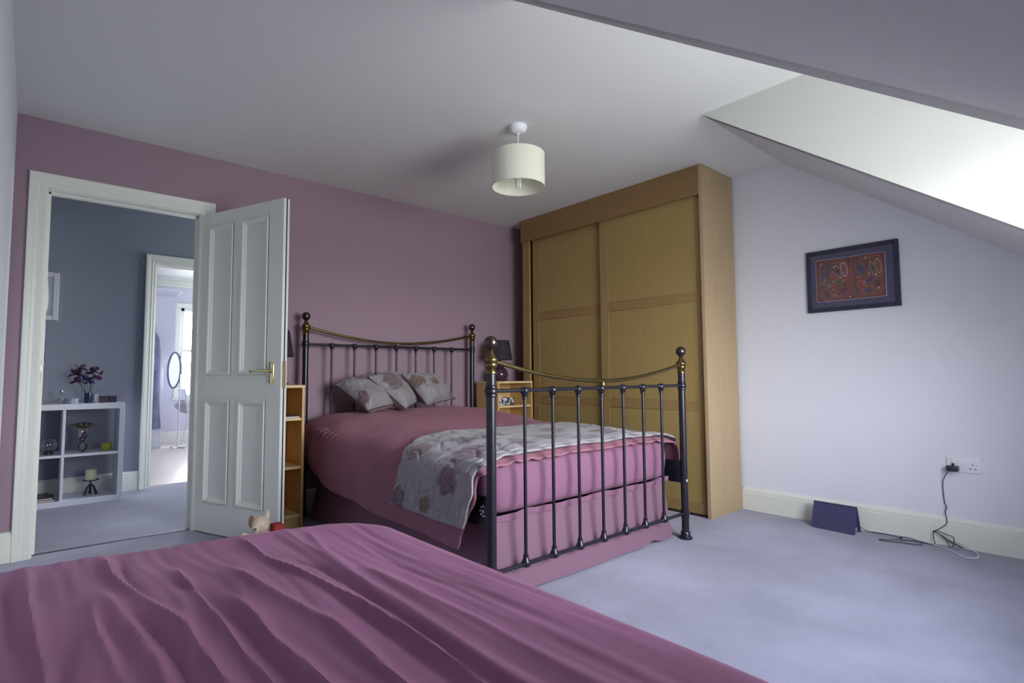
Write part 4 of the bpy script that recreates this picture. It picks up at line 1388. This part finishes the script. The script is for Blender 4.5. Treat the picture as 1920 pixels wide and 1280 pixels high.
G().box((3.835, -2.990, 0.008), (3.852, -3.000, 0.020), 0.002).obj('connector', 'darkplastic', cb)
wc = G().tube(smooth_path([(3.887, -2.84, 0.014), (3.889, -2.93, 0.012), (3.889, -3.04, 0.010), (3.87, -3.13, 0.005), (3.823, -3.203, 0.004), (3.765, -3.255, 0.004), (3.728, -3.290, 0.004), (3.738, -3.330, 0.004), (3.79, -3.340, 0.004),
                           (3.845, -3.322, 0.008), (3.880, -3.285, 0.022), (3.886, -3.24, 0.036), (3.888, -3.20, 0.042)]), 0.0026, 6).obj('white_cable', 'wirewhite')
tag(wc, 'white cable looped on the carpet against the skirting', 'cable')

tn = thing('folding_case', (3.82, -2.66, 0), 'navy tent-shaped folding case standing on the carpet by the skirting', 'case')


def slab(p00, p10, p11, p01, th, r=0.012):
    """flat board with rounded corners spanned by four corners, thickened inwards"""
    a, b, c, d = [Vector(q) for q in (p00, p10, p11, p01)]
    nrm = (b - a).cross(d - a).normalized()
    L1, L2 = (b - a).length, (d - a).length
    out = []
    for (cx, cy, s0) in ((r, r, 180), (L1 - r, r, 270), (L1 - r, L2 - r, 0), (r, L2 - r, 90)):
        for k in range(5):
            t = rad(s0 + k * 22.5)
            u, v = (cx + r * math.cos(t)) / L1, (cy + r * math.sin(t)) / L2
            out.append(a * (1 - u) * (1 - v) + b * u * (1 - v) + c * u * v + d * (1 - u) * v)
    n_ = len(out)
    g = G()
    g.add([tuple(q) for q in out] + [tuple(q + nrm * th) for q in out], [tuple(range(n_))[::-1], tuple(range(n_, 2 * n_))] + [(i, (i + 1) % n_, n_ + (i + 1) % n_, n_ + i) for i in range(n_)])
    return g


slab((3.770, -2.545, 0.0), (3.752, -2.788, 0.0), (3.812, -2.790, 0.152), (3.822, -2.547, 0.152), -0.007).obj('front_cover', 'navy', tn)
slab((3.866, -2.552, 0.0), (3.858, -2.792, 0.0), (3.815, -2.790, 0.154), (3.825, -2.549, 0.154), 0.006).obj('back_cover', 'navy', tn)
G().tube([(3.8215, -2.549, 0.150), (3.813, -2.788, 0.150)], 0.005, 10).obj('spine', 'navy', tn)
G().box((3.778, -2.752, 0.006), (3.852, -2.772, 0.028), 0.003).obj('device_edge', 'plastic', tn)['label'] = 'white edge of the device inside'

# ------------------------------------------------------------------ plush toy on the floor by the door
ty = thing('plush_toy', (1.03, -0.86, 0), 'small cream plush toy with a red base leaning at the foot of the open door', 'toy')
tx, tyy = 1.035, -0.80
g = G().ball((tx, tyy, 0.055), 0.055, 16, (1.15, 0.9, 1.0))
g.ball((tx - 0.05, tyy - 0.02, 0.03), 0.03, 10, (1.3, 0.9, 0.8)).ball((tx + 0.03, tyy - 0.04, 0.028), 0.028, 10, (1.0, 1.3, 0.8))
g.obj('body', 'plush', ty)
g = G().ball((tx + 0.005, tyy - 0.01, 0.135), 0.038, 16, (1.0, 0.95, 0.9)).ball((tx - 0.02, tyy - 0.035, 0.125), 0.018, 10)
hd = g.obj('head', 'plush', ty)
G().ball((tx - 0.030, tyy, 0.150), 0.022, 10, (0.5, 0.35, 1.2)).obj('ear', 'brown', hd)
G().ball((tx + 0.035, tyy, 0.165), 0.022, 10, (0.5, 0.35, 1.2)).obj('ear', 'plush', hd)
G().ball((tx - 0.028, tyy - 0.050, 0.126), 0.006, 8).obj('nose', 'brown', hd)
G().tube([(tx - 0.04, tyy - 0.03, 0.085), (tx - 0.075, tyy - 0.06, 0.11), (tx - 0.09, tyy - 0.06, 0.10)], [0.016, 0.014, 0.012], 8).obj('arm', 'plush', ty)
G().box((tx + 0.050, tyy - 0.045, 0.0), (tx + 0.095, tyy + 0.02, 0.125), 0.006, 2).obj('cloth_block', 'red', ty)['label'] = 'red cloth block'
ty.scale = (1.25, 1.25, 1.25)
ty.location.x += 0.01

# ------------------------------------------------------------------ hall: shelf unit and what stands on it
SX0, SX1, SYF, SYB, SZ = -0.063, 0.679, 1.40, 1.745, 0.757
su = thing('shelf_unit', ((SX0 + SX1) / 2, (SYF + SYB) / 2, 0), 'white open cube shelf unit against the slate blue hall wall', 'shelf unit')
G().box((SX0, SYF, SZ - 0.042), (SX1 - 0.034, SYB, SZ), 0.001).obj('top', 'shelf', su)
G().box((SX0, SYF, 0.0), (SX1 - 0.034, SYB, 0.042), 0.001).obj('bottom', 'shelf', su)
G().box((SX1 - 0.034, SYF, 0.0), (SX1, SYB, SZ + 0.0005), 0.001).obj('side_panel', 'shelf', su)
G().box((SX0 - 0.034, SYF, 0.0), (SX0, SYB, SZ + 0.0005), 0.001).obj('side_panel', 'shelf', su)
G().box((0.299, SYF + 0.002, 0.042), (0.316, SYB, SZ - 0.042), 0.0008).obj('divider', 'shelf', su)
for a, b in ((SX0, 0.299), (0.316, SX1 - 0.034)):
    G().box((a, SYF + 0.002, 0.362), (b, SYB, 0.379), 0.0008).obj('shelf', 'shelf', su)

ZT = SZ + 0.0005
o = thing('glass_bottle', (0.287, 1.57, ZT), 'small clear glass bottle with stopper on top of the hall shelf unit', 'bottle')
G().lathe([(0.022, 0.0), (0.024, 0.004), (0.024, 0.035), (0.018, 0.05), (0.010, 0.06), (0.010, 0.072), (0.013, 0.075)], (0.287, 1.57, ZT), 18).obj('body', 'glass', o)
G().lathe([(0.008, 0.075), (0.010, 0.080), (0.015, 0.090), (0.012, 0.102), (0.002, 0.108)], (0.287, 1.57, ZT), 14).obj('stopper', 'chrome', o)
for k in range(3):
    o = G().lathe([(0.044, 0), (0.046, 0.002), (0.046, 0.012), (0.043, 0.0135), (0.001, 0.0135)], (0.347 + 0.002 * k, 1.53, ZT + k * 0.0138), 26).obj('glass_coaster', 'greyglass')
    tag(o, ('lowest', 'middle', 'topmost')[k] + ' round glass coaster of the stack on the hall shelf unit', 'coaster', 'glass coasters in a stack')
va = thing('blue_vase', (0.462, 1.58, ZT), 'dark blue glass vase of purple irises on the hall shelf unit', 'vase')
G().lathe([(0.028, 0), (0.032, 0.004), (0.034, 0.04), (0.033, 0.078), (0.030, 0.078), (0.030, 0.01), (0.001, 0.008)], (0.462, 1.58, ZT), 24, cap=False).obj('body', 'blueglass', va)


def petal(g, c, d, length, width, curl, seed):
    """curved petal: a small grid bent along its length"""
    d = Vector(d).normalized()
    side = d.cross(Vector((0, 0, 1)))
    side = side.normalized() if side.length > 0.01 else Vector((1, 0, 0))
    up = side.cross(d).normalized()
    n_, m_ = 9, 7
    X = np.zeros((n_, m_)); Y = X.copy(); Z = X.copy()
    for i in range(n_):
        t = i / (n_ - 1)
        w = width * math.sin(PI * min(1, 0.12 + 0.86 * t)) ** 0.8
        for j in range(m_):
            q = j / (m_ - 1) * 2 - 1
            p = Vector(c) + d * (length * t) + side * (w * q) + up * (curl * t * t - 0.25 * width * (1 - q * q) + 0.15 * width * math.sin(6 * t + seed) * q)
            X[i, j], Y[i, j], Z[i, j] = p
    g.grid(X, Y, Z)


def bloom(parent, c, size, m, seed, mb=None):
    g = G()
    for k in range(5):
        a = k * 2 * PI / 5 + seed
        petal(g, c, (math.cos(a), math.sin(a), 0.75 if k % 2 else 0.1), size * 1.15, size * 0.52, size * (-0.55 if k % 2 == 0 else 0.2), seed + k)
    return g.obj('bloom', m, parent)


for k, (bx, by, bz, sz, m) in enumerate(((0.375, 1.56, 0.985, 0.052, 'petal'), (0.400, 1.60, 1.030, 0.045, 'petal'), (0.480, 1.55, 1.005, 0.050, 'petal'), (0.500, 1.58, 0.965, 0.055, 'petal'), (0.440, 1.57, 0.940, 0.045, 'petalblue'), (0.465, 1.60, 0.925, 0.040, 'petalblue'), (0.380, 1.57, 0.930, 0.042, 'petal'))):
    G().tube(smooth_path([(0.462 + (bx - 0.462) * 0.15, 1.58, ZT + 0.02), (0.462 + (bx - 0.462) * 0.4, 1.58, ZT + 0.10), (bx, by, bz)], 5), 0.0028, 6).obj('stalk', 'stem', va)
    bloom(va, (bx, by, bz), sz, m, k * 1.7)
g = G(); petal(g, (0.475, 1.575, ZT + 0.06), (0.7, -0.2, 0.9), 0.07, 0.008, -0.03, 1); petal(g, (0.45, 1.575, ZT + 0.06), (-0.5, -0.2, 1.0), 0.08, 0.008, -0.02, 2)
g.obj('leaf', 'stem', va)
gl = thing('clear_tumbler', (0.500, 1.52, ZT), 'small clear tumbler beside the blue vase on the hall shelf unit', 'glass')
G().lathe([(0.016, 0), (0.018, 0.07), (0.0165, 0.07), (0.0145, 0.006), (0.001, 0.005)], (0.500, 1.52, ZT), 18, cap=False).obj('body', 'glass', gl)
for k, xx in enumerate((0.556, 0.613)):
    o = thing('keepsake_box', (xx, 1.58, ZT), 'dark plum keepsake box on the hall shelf unit, the ' + ('left' if k == 0 else 'right') + ' one of two', 'box', 'dark keepsake boxes')
    G().box((xx - 0.0265, 1.555, ZT), (xx + 0.0265, 1.61, ZT + 0.036), 0.002).obj('body', 'darkbox', o)
    G().box((xx - 0.0275, 1.554, ZT + 0.0365), (xx + 0.0275, 1.611, ZT + 0.052), 0.002).obj('lid', 'darkbox', o)

ZM = 0.3795
o = thing('fishbowl_candle_holder', (0.228, 1.53, ZM), 'round glass bowl on a dark base in the upper left cube', 'glass bowl')
G().lathe([(0.030, 0), (0.032, 0.004), (0.030, 0.014), (0.024, 0.018), (0.022, 0.022)], (0.228, 1.53, ZM), 20).obj('base', 'soil', o)
pr = [(0.020 + 0.0 * i, 0) for i in range(0)]
for k in range(15):
    a = -PI / 2 + 0.42 + (PI - 0.42 - 0.65) * k / 14
    pr.append((0.052 * math.cos(a), 0.072 + 0.052 * math.sin(a)))
G().lathe(pr, (0.228, 1.53, ZM), 28, cap=False).obj('bowl', 'glass', o)
o = thing('flower_vase', (0.432, 1.56, ZM), 'clear glass vase with dried flowers and a dark looped ornament in the upper right cube', 'vase')
G().lathe([(0.028, 0), (0.030, 0.003), (0.034, 0.16), (0.036, 0.185), (0.034, 0.185), (0.032, 0.16), (0.028, 0.012), (0.001, 0.010)], (0.432, 1.56, ZM), 24, cap=False).obj('body', 'glass', o)
g = G()
g.tube([(0.428 + 0.024 * math.cos(a), 1.52, ZM + 0.045 + 0.036 * math.sin(a)) for a in np.linspace(0, 2 * PI, 28, endpoint=False)], 0.0075, 10, closed=True)
g.ball((0.424, 1.52, ZM + 0.098), 0.022, 14, (1.0, 0.6, 1.1)).ball((0.437, 1.52, ZM + 0.128), 0.020, 14, (0.9, 0.6, 1.6))
g.obj('looped_ornament', 'lampbase', o)
g = G()
for k in range(16):
    a = k * 0.393
    petal(g, (0.432, 1.56, ZM + 0.188), (math.cos(a), math.sin(a), 0.9 if k % 2 else 0.35), 0.075, 0.022, -0.055 if k % 3 == 0 else -0.03, k)
g.obj('dried_bloom', 'dried', o)
g = G()
for k in range(7):
    a = k * 0.897 + 0.2
    petal(g, (0.432, 1.56, ZM + 0.225), (math.cos(a), math.sin(a) * 0.6, 0.12), 0.08, 0.012, -0.035, k)
g.obj('dried_leaf', 'driedark', o)
o = thing('tealight_holder', (0.585, 1.55, ZM), 'yellow glass tealight holder in the upper right cube', 'candle holder')
G().lathe([(0.026, 0), (0.034, 0.006), (0.037, 0.030), (0.036, 0.056), (0.033, 0.056), (0.034, 0.03), (0.030, 0.014), (0.001, 0.012)], (0.585, 1.55, ZM), 24, cap=False).obj('cup', 'yellow', o)
G().lathe([(0.019, 0.014), (0.019, 0.028), (0.001, 0.028)], (0.585, 1.55, ZM), 16).obj('tealight', 'wax', o)
ZB = 0.0432
o = thing('candle_stand', (0.491, 1.55, ZB), 'dark iron tripod candle stand in the lower right cube', 'candle stand')
g = G().lathe([(0.001, 0.106), (0.050, 0.108), (0.054, 0.113), (0.050, 0.112), (0.001, 0.111)], (0.491, 1.55, ZB), 24, cap=False).obj('dish', 'iron', o)
G().lathe([(0.010, 0.065), (0.012, 0.072), (0.006, 0.08), (0.006, 0.107)], (0.491, 1.55, ZB), 12).obj('stem', 'iron', o)
for k in range(3):
    a = k * 2 * PI / 3 - 0.55
    ca, sa = math.cos(a), math.sin(a)
    G().tube([(0.491 + 0.008 * ca, 1.55 + 0.008 * sa, ZB + 0.080), (0.491 + 0.022 * ca, 1.55 + 0.022 * sa, ZB + 0.060), (0.491 + 0.044 * ca, 1.55 + 0.044 * sa, ZB + 0.0)], [0.005, 0.008, 0.011], 8).obj('leg', 'iron', o)
o = thing('pillar_candle', (0.491, 1.55, ZB + 0.1135), 'cream pillar candle on the iron tripod in the lower right cube', 'candle')
G().lathe([(0.0355, 0), (0.036, 0.002), (0.0355, 0.076), (0.033, 0.079), (0.025, 0.073), (0.001, 0.072)], (0.491, 1.55, ZB + 0.1135), 24).obj('wax', 'wax', o)
G().tube([(0.491, 1.55, ZB + 0.185), (0.492, 1.55, ZB + 0.197)], 0.0012, 5).obj('wick', 'wire', o)
for k, (x0, x1, zz, rr) in enumerate(((0.02, 0.270, 0.0, 0.0), (0.02, 0.250, 0.0125, 0.10))):
    o = thing('brochure', ((x0 + x1) / 2, 1.57, ZB + zz), ('lower' if k == 0 else 'upper') + ' thin brochure lying in the lower left cube', 'brochure', 'brochures in the lower left cube', rz=rr)
    hx = (x1 - x0) / 2
    G().box((-hx, -0.13, 0), (hx, 0.13, 0.009), 0.001).obj('pages', 'paper', o, local=True)
    G().box((-hx - 0.002, -0.131, 0.0095), (hx + 0.002, 0.131, 0.0115), 0.0004).obj('cover', 'cover', o, local=True)

o = thing('white_picture', (0.11, HY, 1.415), 'white framed pale print on the hall wall left of the far doorway', 'picture')
g = G()
px0, px1, pz0, pz1 = -0.03, 0.252, 1.415, 1.797
g.box((px0, HY - 0.022, pz0), (px0 + 0.035, HY - 0.001, pz1), 0.003).box((px1 - 0.035, HY - 0.022, pz0), (px1, HY - 0.001, pz1), 0.003)
g.box((px0 + 0.035, HY - 0.022, pz0), (px1 - 0.035, HY - 0.001, pz0 + 0.035), 0.003).box((px0 + 0.035, HY - 0.022, pz1 - 0.035), (px1 - 0.035, HY - 0.001, pz1), 0.003)
g.obj('frame', 'framewhite', o)
G().box((px0 + 0.033, HY - 0.012, pz0 + 0.033), (px1 - 0.033, HY - 0.002, pz1 - 0.033)).obj('print', 'artwhite', o)
G().lathe([(0.0001, 1.47), (0.012, 1.50), (0.016, 1.58), (0.011, 1.68), (0.008, 1.72), (0.0001, 1.74)], (0.175, HY - 0.014, 0), 12).obj('relief_figure', 'framewhite', o)
o = thing('dark_picture', (0.10, HY, 1.085), 'small dark slate picture on the hall wall above the shelf unit', 'picture')
G().box((0.02, HY - 0.016, 1.085), (0.187, HY - 0.001, 1.268), 0.003).obj('frame', 'slatepic', o)
G().box((0.035, HY - 0.018, 1.10), (0.172, HY - 0.015, 1.253), 0.001).obj('print', 'coatdark', o)

# ------------------------------------------------------------------ far bright room: cupboard, gown, mirror, chair
cu = thing('tall_cupboard', (1.2, 5.1, 0), 'tall pale lilac cupboard with a cornice in the far bright room', 'cupboard')
G().box((0.32, 4.88, 0.0), (1.47, 5.35, 1.12), 0.006).obj('lower_unit', 'lilac', cu)
G().box((0.32, 4.88, 1.125), (1.615, 5.35, 2.10), 0.006).obj('upper_unit', 'lilac', cu)
g = G()
for d, z0, z1 in ((0.012, 2.10, 2.125), (0.03, 2.125, 2.15), (0.05, 2.15, 2.185)):
    g.box((0.32, 4.88 - d, z0), (1.615 + d, 5.35, z1), 0.004)
g.obj('cornice', 'lilac', cu)
G().box((1.30, 4.868, 1.15), (1.60, 4.882, 2.07), 0.003).obj('door', 'lilac', cu)
G().box((0.95, 4.868, 1.15), (1.29, 4.882, 2.07), 0.003).obj('door', 'lilac', cu)
G().box((0.95, 4.868, 0.08), (1.45, 4.882, 1.09), 0.003).obj('door', 'lilac', cu)
gw = thing('dressing_gown', (1.29, 4.84, 0.2), 'long grey dressing gown hanging on the front of the pale cupboard', 'gown')
n_, m_ = 40, 24
A, Bq = np.meshgrid(np.linspace(0, 1, n_), np.linspace(-1, 1, m_), indexing='ij')
hw = np.interp(A, [0, 0.08, 0.2, 0.6, 1.0], [0.03, 0.085, 0.10, 0.12, 0.14])
X = 1.315 + hw * Bq + 0.01 * np.sin(A * 7); Z = 1.62 - A * 1.35
Y = 4.845 - 0.030 * (1 - Bq ** 2) - 0.012 * np.sin(Bq * 9 + A * 3) * A
G().grid(X, Y, Z).grid(X, Y * 0 + 4.862, Z).obj('body', 'coat', gw)
X = 1.265 + 0.035 * Bq + 0.01 * np.sin(A * 9); Z = 1.50 - A * 0.85
Y = 4.808 - 0.018 * (1 - Bq ** 2)
G().grid(X, Y, Z).obj('sleeve', 'coatdark', gw)
G().lathe([(0.0001, 1.56), (0.04, 1.58), (0.055, 1.62), (0.045, 1.67), (0.0001, 1.69)], (1.31, 4.835, 0), 14).obj('hood', 'coat', gw)
G().tube([(1.31, 4.866, 1.70), (1.31, 4.84, 1.70), (1.31, 4.835, 1.675)], 0.005, 6).obj('hook', 'chrome', gw)
mi = thing('oval_mirror', (1.70, 4.80, 0), 'oval mirror on a slim stand beside the far window', 'mirror')
pts = [(1.575 + 0.075 * math.cos(a), 4.72 - 0.03 * math.sin(a), 1.06 + 0.24 * math.sin(a)) for a in np.linspace(0, 2 * PI, 40, endpoint=False)]
G().tube(pts, 0.012, 8, closed=True).obj('frame', 'coat', mi)
G().poly(pts).obj('glass', 'mirror', mi)
G().tube([(1.645, 4.725, 0.02), (1.65, 4.725, 1.30)], 0.010, 8).obj('stand', 'chrome', mi)
G().tube([(1.57, 4.65, 0.010), (1.72, 4.8, 0.010)], 0.009, 8).obj('foot', 'chrome', mi)
G().tube([(1.72, 4.65, 0.010), (1.57, 4.8, 0.010)], 0.009, 8).obj('foot', 'chrome', mi)
ch = thing('side_chair', (1.90, 4.95, 0), 'white shell chair with chrome legs in the far bright room', 'chair')
n_, m_ = 26, 22
A, Bq = np.meshgrid(np.linspace(0, 1, n_), np.linspace(-1, 1, m_), indexing='ij')
# shell: seat then backrest, seen from its side; faces +x
px_ = np.interp(A, [0, 0.45, 0.6, 1.0], [0.24, -0.12, -0.19, -0.25]); pz_ = np.interp(A, [0, 0.08, 0.45, 0.6, 1.0], [0.43, 0.45, 0.435, 0.50, 0.80])
X = 1.92 + px_ + 0.05 * Bq ** 2 * (A > 0.5); Y = 4.95 + 0.21 * Bq * np.interp(A, [0, 0.5, 1], [1, 1, 0.8]); Z = pz_ + 0.04 * Bq ** 2 * (A < 0.6)
ob = G().grid(X, Y, Z).obj('shell', 'seatwhite', ch)
sm = ob.modifiers.new('thick', 'SOLIDIFY'); sm.thickness = 0.008
for (a, b) in ((0.17, 0.16), (0.17, -0.16), (-0.12, 0.16), (-0.12, -0.16)):
    G().tube([(1.92 + a * 0.7, 4.95 + b * 0.6, 0.435), (1.92 + a * 1.35, 4.95 + b * 1.3, 0.003)], 0.008, 8).obj('leg', 'chrome', ch)
bk = thing('fleece_blanket', (1.82, 4.95, 0.45), 'grey fleece blanket bundled on the white shell chair', 'blanket')
A, Bq = np.meshgrid(np.linspace(0, 2 * PI, 48), np.linspace(-PI / 2, PI / 2, 26), indexing='ij')
rr = 1 + 0.14 * fbm(np.cos(A) * 1.6 + 5, Bq * 2 + np.sin(A) * 1.2, 3, 3)
X = 1.82 + 0.17 * rr * np.cos(A) * np.cos(Bq); Y = 4.95 + 0.17 * rr * np.sin(A) * np.cos(Bq); Z = 0.575 + 0.115 * rr * np.sin(Bq)
G().grid(X, Y, Z).obj('bundle', 'fleece', bk)

# ---- house across the street, seen through the far window
hs = thing('house', (4.2, 15.0, -3.0), 'pale rendered house with a pitched roof outside the far window', 'house')
G().box((2.0, 14.0, -3.0), (9.0, 18.0, -0.1)).obj('wall', 'brick', hs, smooth=False)
G().extrude([(13.7, -0.2), (16.0, 1.5), (18.3, -0.2)], 'x', 1.8, 9.2).obj('roof', 'roof', hs, smooth=False)
